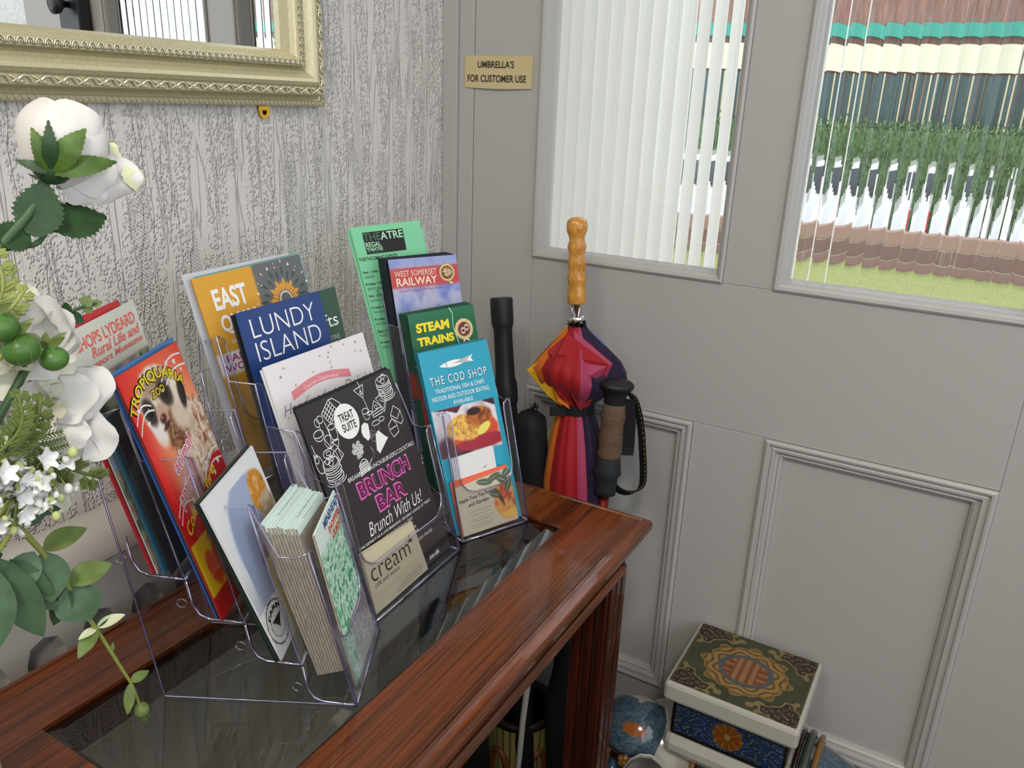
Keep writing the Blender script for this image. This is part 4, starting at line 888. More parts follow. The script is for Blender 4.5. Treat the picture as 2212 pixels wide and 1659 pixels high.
for i in range(9):
    fr = i == 8; bf = .0350-.0024*i if not fr else .0125
    lab = 'railway timetable leaflet in the tight navy edged stack behind the front one, right rack' if not fr else 'pale blue railway leaflet with a red title band and round crest in the right rack'
    o, f = leaflet('leaflet', lab, 'leaflet', 3, 2, bf, 18, (.0005+.0003*i, .2360+.0002*i), (.1010+.0002*i, .2365), (.001, 0), (.0955, 0), th=.0016, mat_=M_navy, group='railway timetables in the right rack')
def p_rail(p):
    p.rect(-1, -1, 2, 2, '#8a93c6'); p.tex(np.ones_like(p.u), ['#6f7fc0', '#9aa2cc', '#b3b2c8', '#8890bc'], 4, 2); p.rect(-.1, .845, 1.1, .952, '#c04a50')
    p.put(ss(.93, .99, p.v)*.5, '#7f98d8'); p.rect(-.1, .2, 1.1, .5, '#3e4a60')
color_grid('cover_print', f, 50, 110, p_rail, M_print, o, 2.4)
mcr = mat('cream_ink', '#f0dcc0', .5); text('WEST SOMERSET', f, (.06, .905, .67, .936), mcr, o); text('RAILWAY', f, (.07, .855, .665, .898), mcr, o, bold=.02); text("England's Longest Heritage Railway", f, (.10, .822, .75, .836), mat('purple_pink_ink', '#b05a9a', .5), o)
def crest(f, o, cx, cyy, r, asp, cols):
    for i, (rr, m_) in enumerate(cols):
        MB().add([f(cx+rr*r*math.cos(t), cyy+rr*r/asp*math.sin(t), .0005+.0003*i) for t in np.linspace(0, 2*PI, 29)[:-1]], [list(range(28))]).build('crest_print', m_, o)
mcg = mat('crest_gold', '#d9c08a', .4); mcb = mat('crest_brown', '#6a3a2a', .4); mcgr = mat('crest_green', '#7a7440', .4)
crest(f, o, .826, .907, .115, 2.4, [(1, mcg), (.78, mcgr), (.70, mcb)])
strokes('crest_lines', [[(.826+.07*math.cos(t), .907+.028*math.sin(t)), (.826-.06*math.cos(t+.6), .907-.025*math.sin(t+.6))] for t in np.linspace(0, 3, 6)]+[[(.826, .86), (.86, .84)], [(.826, .86), (.89, .845)]], .010, f, mcg, o, lift=.0016)
text('WSR', f, (.77, .896, .885, .918), mcr, o, lift=.0020)
M_gred = mat('red_and_green_edge', '#1e4a38', .4)
for i in range(5):
    fr = i == 4
    lab = 'green steam train leaflet in the stack behind the front copy, right rack' if not fr else 'green steam train leaflet with bold yellow lettering and a round crest, right rack'
    o, f = leaflet('leaflet', lab, 'leaflet', 3, 3, .0290-.0036*i if not fr else .013, 18, (-.0030+.0006*i, .2175+.0004*i), (.0951, .2215), (.0, 0), (.0955, 0), th=.0026, mat_=M_gred, group='steam train leaflets in the right rack')
    MB().add([f(-.002, .66, 0), f(-.002, .66, -.0026), f(-.002, .52, -.0026), f(-.002, .52, 0)], [[0, 1, 2, 3]]).build('red_edge_print', mat('red_edge', '#b02a34', .5) if i == 0 else MATS['red_edge'], o)
def p_st(p): p.rect(-1, -1, 2, 2, '#1f6242'); p.put(ss(.9, 1, p.v)*.35, '#3f8a62'); p.rect(-.1, .3, 1.1, .6, '#a02a30')
color_grid('cover_print', f, 30, 60, p_st, M_print, o, 2.3)
text('STEAM', f, (.09, .888, .585, .942), M_yel, o, bold=.05); text('TRAINS', f, (.08, .812, .63, .862), M_yel, o, bold=.05)
crest(f, o, .80, .868, .14, 2.3, [(1, mcg), (.68, mat('crest_maroon', '#6a3434', .4))])
strokes('cut_line', [[(.62, 1), (.66, .97), (.64, .89), (.70, .78)]], .010, f, mgl, o); strokes('crest_lines', [circ(.775, .86, .03, .014), circ(.835, .875, .03, .014), [(.76, .80), (.80, .812), (.85, .802)]], .012, f, mcr, o, lift=.0016)
M_cyan = mat('turquoise_edge', '#2a7f98', .4)
for i in range(4):
    fr = i == 3
    lab = 'turquoise fish and chip leaflet standing behind the front one, right rack' if not fr else 'turquoise fish and chip leaflet with a white fish and a food photograph, right rack'
    o, f = leaflet('leaflet', lab, 'leaflet', 3, 4, .0195-.0025*i, 19, (-.0122, .2240+.0005*i), (.0870, .2285), (-.0005, 0), (.0965, 0), th=.0014, mat_=M_cyan, group='turquoise leaflets in the right rack')
def p_cod(p):
    A = p.asp; p.rect(-1, -1, 2, 2, '#2ea0bc'); m = p.mrect(.02, .420, .925, .682); p.put(m, '#cfcad2'); p.tex(m*.8, ['#9a94a4', '#d8d4da', '#efe9ec', '#b4aab4'], 4, 6)
    p.put(m*p.mell(.20, 1.00, .28, .25, .2), '#5a3540'); p.put(m*p.mell(.56, 1.24, .36, .22, .08), '#d0502c'); p.put(m*p.mell(.66, 1.09, .40, .09, .2), '#a02838')
    p.tex(m*p.mell(.46, 1.32, .28, .17, .1, 0, .15, 8), ['#c98a2c', '#f0c868', '#e3b050', '#a86a24', '#f6dc8c'], 24, 3); p.tex(m*p.mell(.66, 1.42, .20, .13, .15, 0, .15, 8), ['#5a2a14', '#b0622a', '#d08a40'], 18, 4); p.put(m*p.mell(.60, 1.49, .1, .05, .2), '#301414'); p.put(m*p.mell(.70, 1.25, .12, .055, .1, .5), '#e8dc6a')
    p.poly([(.02, .682), (.45, .682), (.36, .645), (.25, .664)], '#5a2030'); p.poly([(.74, .682), (.925, .682), (.925, .64), (.82, .664)], '#3a1a24')
color_grid('cover_print', f, 90, 200, p_cod, M_print, o, 2.35)
fish = [(.25+.40*t, .908+.006*t+.018*math.sin(PI*t)**.8) for t in np.linspace(0, 1, 12)]+[(.745, .940), (.715, .920), (.745, .900)]+[(.65-.40*t, .914-.006*t-.018*math.sin(PI*t)**.8) for t in np.linspace(0, 1, 12)]
c_ = (.45, .911); MB().add([f(*c_, .0005)]+[f(a, b, .0005) for a, b in fish], [[0, i+1, (i+1) % len(fish)+1] for i in range(len(fish))]).build('fish_print', M_white, o)
strokes('gill_line', [[(.34, .925), (.355, .911), (.345, .895)]], .006, f, M_cyan, o, lift=.0009)
mdt = mat('dark_teal_shadow_ink', '#1c5a70', .5)
text('THE COD SHOP', f, (.09, .811, .915, .856), mdt, o, lift=.0005, spacing=1.25); text('THE COD SHOP', f, (.08, .814, .905, .859), M_white, o, lift=.0009, spacing=1.25)
text('TRADITIONAL FISH & CHIPS', f, (.125, .770, .84, .794), M_white, o); text('INDOOR AND OUTDOOR SEATING', f, (.06, .730, .89, .755), M_white, o); text('AVAILABLE', f, (.34, .695, .63, .717), M_white, o)
for i in range(2):
    o, f = leaflet('business_card', 'small white card in front of the turquoise leaflet, front copy' if i else 'small white card in front of the turquoise leaflet, rear copy', 'card', 3, 4, .0098-.0014*i, 17, (.0055+.0037*i, .0955+.0008*i), (.0640+.0026*i, .0990), (.009+.003*i, .004), (.0665+.0026*i, .004), th=.0006)
strokes('fine_print', [[(.52, .62), (.60, .62)], [(.66, .76), (.76, .77)]], .012, f, mfaint, o); MB().add([f(a, b, .0004) for a, b in ((.40, .62), (.43, .60), (.46, .62), (.44, .645), (.42, .645))], [[0, 1, 2, 3, 4]]).build('heart_print', M_salmon, o)
M_orc = mat('orange_topped_card', '#e2694a', .5)
for i in range(2):
    leaflet('business_card', 'orange backed tea room card behind the front one, right rack', 'card', 3, 4, .0078-.0012*i, 17, (-.0015+.002*i, .0685-.0014*i), (.0812, .0722-.001*i), (.002, 0), (.0855, 0), th=.0011, mat_=M_orc, group='orange backed cards')
o, f = leaflet('business_card', 'cream tea room card with an apple and leaves in front of the right rack', 'card', 3, 4, .005, 17, (.0020, .0614), (.0833, .0695), (.0055, .001), (.0870, .002), th=.0009)
def p_ap(p):
    p.rect(-1, -1, 2, 2, '#c9bfa8'); p.tex(p.mell(.88, .34, .26, .30, .08), ['#b8442c', '#e08a4a', '#d8a850', '#a83a2a', '#e86a3a'], 6, 2); p.ell(.9, .12, .16, .06, '#e8b850', .4); p.ell(.74, .42, .03, .15, '#4a2a20', .3, .4)
    for cx, cyy, rx, ry, r in [(.52, .72, .14, .05, -.3), (.70, .74, .12, .05, .2), (.84, .66, .12, .06, -.6), (.95, .76, .12, .06, .6), (.66, .48, .10, .05, -.5), (.93, .56, .12, .05, 1.1)]: p.ell(cx, cyy, rx, ry, '#4f5a4a', .25, r); p.ell(cx, cyy, rx*.8, ry*.2, '#8a9484', .4, r)
color_grid('cover_print', f, 70, 60, p_ap, M_print, o, .80)
text('Apple Tree Tea Rooms', f, (.02, .645, .69, .735), M_blk, o, bold=.015); text('and Garden', f, (.17, .540, .54, .615), M_blk, o, bold=.015)
for i, y in enumerate((.42, .35, .27, .22, .15, .10)): strokes('fine_print', [[(.16+.03*(i % 2), y), (.56-.04*(i % 2), y)]], .010, f, mfaint, o)
flush_texts()

# ------------------------------------------------------------------ umbrellas, trekking pole and their stand
M_hand = wood('varnished_handle_wood', '#d49a45', '#a86a22', 'z', .15); M_chrome = mat('chrome', (.75, .75, .76), .15, metal=1); M_blackn = mat('black_nylon', (.008, .008, .010), .7, spec=.3); M_rub = mat('black_rubber', (.012, .012, .013), .5, spec=.4)
um = tag(empty('rainbow_umbrella', (-.10, -.33, .02)), 'rainbow coloured umbrella with a knobbly varnished wooden handle and black tie', 'umbrella')
ax0 = Vector((-.075, -.290, 1.095)); ax1 = Vector((-.105, -.334, .62)); ud = (ax0-ax1).normalized()
def uz(z): return ax0+(ax1-ax0)*((ax0.z-z)/(ax0.z-ax1.z))
hp = [(0, 0), (.009, .0012), (.0145, .006), (.0158, .014), (.0150, .021), (.0118, .029), (.0115, .034), (.0138, .042), (.0140, .045), (.0118, .053), (.0117, .057), (.0141, .065), (.0143, .068), (.0120, .077), (.0120, .081), (.0142, .088), (.0144, .092), (.0126, .099), (.0127, .104), (.0142, .112), (.0140, .126), (.0128, .1275), (0, .1275)]
MB().lathe(hp, ax0, -ud, 28).build('handle', M_hand, um)
MB().tube([uz(.972), uz(.05)], .0045, 10).build('shaft', M_chrome, um)
mb = MB(); 
for dy in (-.006, .006): mb.tube([uz(.968)+Vector((-.003, dy, 0)), uz(.945)+Vector((-.003, dy, 0))], .0009, 6)
mb.build('spring', M_chrome, um)
rg = MB(); c_ = uz(.945); tl = Vector((.05, .32, 1)).normalized()
rg.lathe([(.0135, -.004), (.0148, -.003), (.0148, .003), (.0135, .004), (.0085, .004), (.0085, -.004), (.0135, -.004)], c_, tl, 28); rg.build('runner_ring', M_chrome, um)
mb = MB(); a = tl.orthogonal().normalized(); b = tl.cross(a)
for k in range(10):
    t = 2*PI*k/10; d = a*math.cos(t)+b*math.sin(t); mb.tube([c_+d*.0115, c_+d*.016-Vector((0, 0, .018)), c_+d*.012-Vector((0, 0, .05))], .0013, 5)
mb.build('ribs', M_blackn, um)
# the canopy: eight gores, each one panel of its own colour, pleated
gore = [('yellow', '#d9a41e'), ('orange', '#d8741e'), ('red', '#96101a'), ('magenta', '#a03a5c'), ('purple', '#221030'), ('navy', '#141030'), ('blue', '#1f4f9a'), ('green', '#7a8a1e')]
# silhouette radius by height, per direction: z -> base radius
prof = [(.936, .012), (.925, .020), (.905, .036), (.885, .052), (.868, .060), (.850, .052), (.835, .038), (.820, .026), (.812, .0235), (.804, .025), (.785, .031), (.75, .039), (.70, .046), (.66, .047), (.60, .044), (.40, .03), (.20, .014), (.10, .008)]
cam_r = Vector((.509, -.860, 0)).normalized(); cam_n = Vector((-.860, -.509, 0)).normalized()   # across and towards the room
seg = {'yellow': (205, 178), 'green': (226, 205), 'orange': (178, 150), 'red': (150, 92), 'magenta': (92, 74), 'purple': (74, 10), 'navy': (10, -50), 'blue': (-50, -134)}
for nm, col in gore:
    m = mat(nm+'_umbrella_cloth', col, .65, sheen=.08, spec=.35); a1, a0 = seg[nm]; n = max(6, int(abs(a1-a0)/5)); vs = []; fs = []
    for z, r in prof:
        c_ = uz(z)
        for i in range(n+1):
            t = i/n; an = math.radians(a0+(a1-a0)*t)
            pl = 1+.10*math.sin(PI*t)+.05*math.cos(6*PI*t); wob = .10*math.sin(z*37+an*3)
            rr = r*(pl+wob*(.5 if z > .83 else .25))
            if .84 < z < .92: rr *= 1+.22*math.exp(-((t-(.06 if nm in ('yellow', 'purple', 'red') else .9))/.12)**2)
            ty = -.012*math.exp(-((z-.868)/.03)**2)*math.sin(an*2)
            # twist the folds round the shaft below the tie
            an2 = an-(.812-z)*.2 if z < .812 else an-(z-.812)*.8
            vs.append(c_+(cam_r*math.cos(an2)+cam_n*math.sin(an2))*rr+Vector((0, 0, ty)))
    w_ = n+1; fs = [[i*w_+k, i*w_+k+1, (i+1)*w_+k+1, (i+1)*w_+k] for i in range(len(prof)-1) for k in range(n)]
    MB().add(vs, fs, True).build('gore', m, um)
# loose hem corners that stick out
def flap(pts, m, name='hem_fold'):
    MB().add(pts, [list(range(len(pts)))]).build(name, m, um)
def U(dx, z, out=.0): return uz(z)+cam_r*dx+cam_n*out
flap([U(-.012, .93, .02), U(-.045, .905, .03), U(-.030, .845, .046), U(-.008, .820, .028), U(-.004, .86, .05)], MATS['red_umbrella_cloth']); flap([U(-.035, .905, .02), U(-.076, .868, .01), U(-.045, .835, .025), U(-.022, .815, .02), U(-.026, .87, .04)], MATS['yellow_umbrella_cloth']); flap([U(-.033, .893, .035), U(-.048, .875, .035), U(-.030, .830, .035), U(-.012, .815, .026), U(-.018, .87, .045)], MATS['orange_umbrella_cloth'])
flap([U(-.006, .934, .02), U(.050, .893, .045), U(.028, .835, .035), U(.010, .815, .025), U(.0, .87, .058)], MATS['magenta_umbrella_cloth']); flap([U(-.016, .930, .022), U(.044, .893, .048), U(.022, .835, .038), U(.004, .815, .030), U(-.018, .86, .060), U(-.03, .905, .045)], MATS['red_umbrella_cloth'])
flap([U(.018, .925, .01), U(.055, .895, .01), U(.072, .873, 0), U(.052, .862, .02), U(.058, .850, 0), U(.018, .815, .01), U(.03, .87, .03)], MATS['purple_umbrella_cloth']); flap([U(.018, .928, -.01), U(.042, .910, .005), U(.044, .893, .01), U(.02, .900, .02)], MATS['blue_umbrella_cloth'])
tieb = MB(); vs = []; n = 28
for z in (.819, .804):
    for k in range(n): t = 2*PI*k/n; vs.append(uz(z)+(cam_r*math.cos(t)+cam_n*math.sin(t))*.0285)
tieb.add(vs, [[k, (k+1) % n, n+(k+1) % n, n+k] for k in range(n)], True); q0 = U(-.018, .819, .024); tieb.add([q0, U(-.018, .804, .024), U(-.042, .803, .026), U(-.042, .818, .026)], [[0, 1, 2, 3]])
tieb.build('tie_band', M_blackn, um)
# black long-handled umbrella at the corner
bu = tag(empty('black_umbrella', (-.10, -.24, .02)), 'black umbrella with a long straight ribbed grip, nearest the corner', 'umbrella')
b0 = Vector((-.08, -.168, .957)); b1 = Vector((-.12, -.225, .62)); bd = (b1-b0).normalized()
MB().lathe([(0, .0), (.012, .0), (.0175, .0005), (.018, .003), (.018, .036), (.0172, .043), (.0150, .050), (.0148, .070), (.0152, .10), (.0158, .128), (.0185, .138), (.0188, .165), (.0165, .172), (.010, .175)], b0, bd, 28).build('grip', M_rub, bu)
MB().lathe([(0, 0), (.0155, 0), (.0155, .0006), (0, .0006)], b0-bd*.0003, bd, 20).build('grip_end', mat('worn_rubber_end', (.09, .085, .08), .6), bu)
MB().tube([b0+bd*.17, b0+bd*.30, b0+bd*.6, b0+bd*.9], [.016, .024, .022, .012], 14).build('folded_canopy', M_blackn, bu)
# small black folding umbrella in its sleeve
fu = tag(empty('folding_umbrella', (-.13, -.27, .4)), 'short black folding umbrella in a sleeve with a drawstring, left of the rainbow one', 'umbrella')
f0 = Vector((-.125, -.253, .800)); f1 = Vector((-.145, -.290, .45)); fd = (f1-f0).normalized()
vs = []; n = 24; pr = [(.006, .0), (.016, .004), (.0245, .012), (.0255, .03), (.026, .08), (.0255, .16), (.026, .24), (.024, .33), (.005, .34)]
e1 = fd.orthogonal().normalized(); e2 = fd.cross(e1)
for r, h in pr:
    for k in range(n): t = 2*PI*k/n; vs.append(f0+fd*h+(e1*math.cos(t)+e2*math.sin(t))*r*(1+.05*math.sin(5*t+h*20)))
MB().add(vs, [[i*n+k, i*n+(k+1) % n, (i+1)*n+(k+1) % n, (i+1)*n+k] for i in range(len(pr)-1) for k in range(n)], True).build('sleeve', M_blackn, fu)
mb = MB(); mb.tube([f0+fd*.006, f0+Vector((-.005, -.004, .004)), f0+Vector((0, -.009, .012)), f0+Vector((.004, -.004, .004)), f0+fd*.006], .0022, 7); mb.ball(f0+Vector((0, -.012, .008)), .0035, 8); mb.ball(f0+Vector((-.003, -.018, -.002)), .0035, 8); mb.build('drawstring', M_rub, fu)
# trekking pole
tp = tag(empty('trekking_pole', (-.12, -.41, .02)), 'trekking pole with a black knob, brown cork grip and hanging black wrist strap', 'pole')
p0 = Vector((-.10, -.383, .866)); p1 = Vector((-.125, -.386, .60)); pd = (p1-p0).normalized()
MB().lathe([(0, -.003), (.012, -.003), (.022, -.001), (.0262, .003), (.0265, .006), (.024, .010), (.019, .015), (.0165, .022), (.0158, .030), (.0155, .0335), (0, .0335)], p0, pd, 28).build('knob', M_rub, tp)
M_cork = noise_bump(mat('brown_cork', '#5e4a38', .85), 500, .4, .001, colvar=.3)
MB().lathe([(.0165, .033), (.0175, .045), (.0190, .055), (.0172, .064), (.0168, .075), (.0185, .085), (.0170, .094), (.0165, .105), (.0178, .112), (.0175, .118)], p0, pd, 28).build('cork_grip', M_cork, tp)
M_foam = mat('dark_grey_foam', (.018, .022, .026), .7, spec=.3)
MB().lathe([(.0172, .118), (.0185, .122), (.0200, .135), (.0215, .142), (.0170, .150), (.0160, .168), (.0162, .176), (.010, .178), (.006, .178)], p0, pd, 28).build('lower_grip', M_foam, tp)
MB().tube([p0+pd*.176, p0+pd*.865], .0072, 12).build('shaft', mat('red_anodised_tube', '#7e2418', .25, metal=.6), tp)
def ribbon(pts, wv, th=.0012):
    vs = []; pts = [Vector(p) for p in pts]; n = len(pts)
    for i, p in enumerate(pts):
        t = (pts[min(i+1, n-1)]-pts[max(i-1, 0)]).normalized(); w_ = Vector(wv[i] if isinstance(wv, list) else wv); nn = t.cross(w_).normalized()*th
        vs += [p+w_/2+nn, p-w_/2+nn, p-w_/2-nn, p+w_/2-nn]
    fs = [[4*i+k, 4*i+(k+1) % 4, 4*(i+1)+(k+1) % 4, 4*(i+1)+k] for i in range(n-1) for k in range(4)]+[[0, 1, 2, 3], [4*n-1, 4*n-2, 4*n-3, 4*n-4]]
    return vs, fs
def TPp(dx, z, out=.0): return Vector((-.095, -.383, z))+cam_r*dx+cam_n*out
pts = [(.012, .850), (.024, .842), (.033, .820), (.040, .790), (.045, .755), (.049, .725), (.0500, .700), (.044, .688), (.032, .682), (.018, .684), (.006, .695), (.0, .712), (.002, .735)]
def sm(pts, n=4):
    out = []
    for i in range(len(pts)-1):
        p_ = [pts[max(i-1, 0)], pts[i], pts[i+1], pts[min(i+2, len(pts)-1)]]
        for k in range(n):
            t = k/n; out.append(tuple(.5*((2*p_[1][c])+(-p_[0][c]+p_[2][c])*t+(2*p_[0][c]-5*p_[1][c]+4*p_[2][c]-p_[3][c])*t*t+(-p_[0][c]+3*p_[1][c]-3*p_[2][c]+p_[3][c])*t**3) for c in range(len(pts[0]))))
    return out+[tuple(pts[-1])]
sp_ = sm(pts); n = len(sp_); wv = []
for i in range(n):
    a = i/(n-1); wv.append((cam_r*(.010-.004*a)+cam_n*(.008)+Vector((0, 0, .010*math.sin(PI*max(0, a-.3)/.7)))))
v, f = ribbon([TPp(x, z, .006*math.sin(i*.1)) for i, (x, z) in enumerate(sp_)], wv); MB().add(v, f).build('wrist_strap', M_blackn, tp)
v, f = ribbon([TPp(.016, .842, .012), TPp(.021, .80, .010), TPp(.022, .765, .010), TPp(.021, .752, .012)], cam_r*.018); MB().add(v, f).build('strap_tail', M_blackn, tp)
mb = MB(); M_ys = mat('yellow_stitching', '#8a7a2a', .6)
for i in range(2, n-16, 1):
    p = TPp(sp_[i][0], sp_[i][1], .006*math.sin(i*.1)); q = p+wv[i]*.33; t = Vector(TPp(*sp_[i+1]))-Vector(TPp(*sp_[i])); nn = t.cross(wv[i]).normalized()*.0016
    for sgn in (1, -1): mb.tube([q+nn*sgn, q+nn*sgn+t*.5], .0006, 4)
tag(mb.build('stitching', M_ys, tp), kind='stuff')
# stand: tapering panelled bin with dark staves
bn = tag(empty('umbrella_stand', (-.12, -.30, 0)), 'tapering olive umbrella stand with dark upright bands and brown arches under the table end', 'stand')
cx_, cy2 = -.125, -.262; n = 28; M_olive = mat('olive_stand_panel', '#8a8046', .5); M_band = mat('dark_stand_band', '#241812', .5); M_arch = mat('brown_arch_band', '#6a3a18', .5)
zt, zb, rt, rb = .235, .0, .062, .046
zt = .245
for k in range(n):
    t0, t1 = 2*PI*k/n+.02, 2*PI*(k+1)/n-.03
    vs = []
    for z, r in ((zb+.01, rb), (zt-.012, rt)):
        for t in (t0, t1):
            for d in (0, -.003): vs.append((cx_+(r+d)*math.cos(t), cy2+(r+d)*math.sin(t), z))
    MB().add(vs, [[0, 2, 6, 4], [1, 5, 7, 3], [0, 4, 5, 1], [2, 3, 7, 6], [4, 6, 7, 5], [0, 1, 3, 2]]).build('stave', M_olive, bn)
MB().lathe([(rb-.0035, .004), (rb-.001, .004), (rt-.001, zt-.012), (rt-.0045, zt-.012), (rb-.0045, .008), (0, .008)], (cx_, cy2, 0), (0, 0, 1), 40).build('liner', M_band, bn)
MB().lathe([(rt-.006, zt-.014), (rt+.0015, zt-.014), (rt+.002, zt-.002), (rt-.001, zt), (rt-.006, zt), (rt-.006, zt-.014)], (cx_, cy2, 0), (0, 0, 1), 40).build('rim', M_band, bn)
for s_ in (PI*.95, PI*1.35, PI*1.75):
    pts = []
    for q in np.linspace(0, PI, 13):
        t = s_+.42*math.cos(q); z = .07+.11*math.sin(q) if 0 < q < PI else .05; r = rb+(rt-rb)*z/zt+.001; pts.append((cx_+r*math.cos(t), cy2+r*math.sin(t), z))
    MB().tube([(pts[0][0], pts[0][1], .012)]+pts+[(pts[-1][0], pts[-1][1], .012)], .0062, 8).build('arch_band', M_arch, bn)
wp = tag(empty('white_stick', (-.19, -.29, 0)), 'thin white walking stick standing in front of the umbrella stand', 'stick')
MB().tube([(-.185, -.318, .52), (-.187, -.3, .27), (-.187, -.29, .006)], .0052, 10).build('rod', mat('white_stick_paint', '#c9c4bd', .35), wp)
MB().lathe([(.0085, 0), (.009, .012), (.006, .03), (.0052, .034)], (-.187, -.29, .0005), (0, 0, 1), 14).build('rubber_tip', M_rub, wp)
ub = tag(empty('black_umbrella', (-.17, -.385, 0)), 'black folded umbrella standing low behind the table leg', 'umbrella')
MB().lathe([(.004, .004), (.007, .02), (.024, .10), (.034, .22), (.037, .30), (.024, .37), (.020, .48), (.014, .56), (.008, .60)], (-.150, -.372, 0), (.03, .05, 1), 20).build('folded_canopy', M_blackn, ub)
MB().lathe([(.008, .60), (.011, .61), (.011, .64), (.0, .645)], (-.150, -.372, 0), (.03, .05, 1), 16).build('grip', M_rub, ub)

# ------------------------------------------------------------------ ceramic elephant stool
M_cer = mat('cream_ceramic_glaze', (.44, .42, .37), .12, coat=.6)
el = tag(empty('elephant_stool', (-.09, -.63, 0)), 'glazed ceramic elephant stool with a blue saddle cloth and patterned square top', 'stool')
EZ = .452; ex0, ex1, ey0, ey1 = -.180, -.006, -.724, -.529
exc, eyc = (ex0+ex1)/2, (ey0+ey1)/2
MB().box(ex0, ex1, ey0, ey1, EZ-.034, EZ-.0015, .006).build('top_slab', M_cer, el)
ftop = lambda u, v, l=0: (ex0+.006+(ex1-ex0-.012)*v, ey1-.006-(ey1-ey0-.012)*u, EZ-.0012+l)
def p_top(p):
    asp = p.asp; X = p.x-.5; Y = (p.y-.5*asp); r = np.hypot(X/.5, Y/(.5*asp)); th = np.arctan2(Y/asp, X)
    p.rect(-1, -1, 2, 2, '#3e4420'); p.tex(np.ones_like(p.u)*.5, ['#2c3818', '#4c4e24'], 6, 2)
    edge = np.maximum(abs(p.u-.5), abs(p.v-.5)); p.put(ss(.485, .495, edge), '#6a5a30')
    # corner clouds
    cu, cv = np.minimum(p.u, 1-p.u), np.minimum(p.v, 1-p.v); q = np.minimum(np.hypot((cu-.06)/3.2, cv-.09), np.hypot(cu-.09, (cv-.06)/2.6)); w = .098+.022*np.sin(cu*45)*np.cos(cv*40)
    m1 = (q < w*.98).astype(float); m2 = (q < w*.80).astype(float); p.put(m1, '#9a8450'); p.put(m2, '#2c120c')
    sw = np.abs(np.sin(cu*42+1.5*np.sin(cv*34))*np.sin(cv*46+1.2*np.sin(cu*30))); p.put(m2*(sw > .62)*(sw < .8), '#a08a60')
    ro = .70+.045*np.cos(8*th)+.03*np.cos(16*th+.6); p.put((r < ro).astype(float), '#a8823c'); p.put(((r < ro-.03) & (r > .3)).astype(float), '#7a5420')
    ring2 = np.abs(np.sin(r*26+1.2*np.cos(8*th))); p.put(((r < ro-.05) & (ring2 > .6)).astype(float), '#b48c42'); p.put(((r < ro-.12) & (ring2 < .22)).astype(float), '#4a4a1e')
    p.put((r < .45).astype(float), '#556068'); p.put((r < .375).astype(float), '#8a4a1c')
    b = np.zeros_like(r, bool)
    for xx, yy, hw, hh in [(-.07, 0, .018, .2), (0, 0, .02, .24), (.07, 0, .018, .2), (-.15, .10, .045, .014), (-.15, .03, .045, .014), (-.15, -.05, .045, .014), (-.15, -.12, .04, .014), (.15, .10, .045, .014), (.15, .02, .045, .014), (.15, -.06, .045, .014), (.15, -.13, .035, .014), (-.2, .065, .014, .03), (.2, .06, .014, .03), (-.2, -.085, .014, .03), (.2, -.09, .014, .03)]: b |= (abs(X-xx) < hw) & (abs(Y-yy) < hh)
    p.put((b & (r < .36)).astype(float), '#b07c4c'); p.c *= .80
color_grid('tile_pattern', ftop, 170, 150, p_top, M_glaze, el, (ex1-ex0)/(ey1-ey0))
# saddle band with rosette
MB().box(ex0+.012, ex1-.012, ey0+.012, ey1-.014, EZ-.100, EZ-.033, .003).build('saddle_box', mat('dark_brown_glaze', '#150b0a', .15, coat=.5), el)
def p_band(p):
    p.rect(-1, -1, 2, 2, '#16284a'); p.tex(np.ones_like(p.u)*.8, ['#14243e', '#1e3f78', '#2a3e50', '#16305e'], 9, 3); q = np.abs(np.sin(p.x*17+2.2*np.sin(p.y*22))*np.cos(p.y*26+2.2*np.cos(p.x*13))); p.put(((q > .42) & (q < .52)).astype(float), '#8e9084')
    d = np.hypot(p.x-.5, p.y-.5*p.asp); th = np.arctan2(p.y-.5*p.asp, p.x-.5); rr = .125+.012*np.abs(np.cos(5*th)); p.put((d < rr+.008).astype(float), '#8a6a34'); p.put((d < rr).astype(float), '#8a4a12'); p.put(((d < rr) & (np.abs(np.sin(5*th)) < .16)).astype(float), '#a88a50'); p.put((d < .03).astype(float), '#a88a50'); p.c *= .8  # last step darkens the band's colours for the shade it sits in
fb1 = lambda u, v, l=0: (ex0+.0118-l, ey1-.02-(ey1-ey0-.036)*u, EZ-.092+.052*v)
fb2 = lambda u, v, l=0: (ex0+.018+(ex1-ex0-.036)*u, ey0+.0118-l, EZ-.092+.052*v)
color_grid('painted_band', fb1, 130, 45, p_band, M_glaze, el, .052/(ey1-ey0-.036)); color_grid('painted_band', fb2, 110, 45, p_band, M_glaze, el, .052/(ex1-ex0-.036))
MB().box(ex0+.004, ex1-.004, ey0+.004, ey1-.006, EZ-.135, EZ-.100, .012).build('saddle_base', M_cer, el)
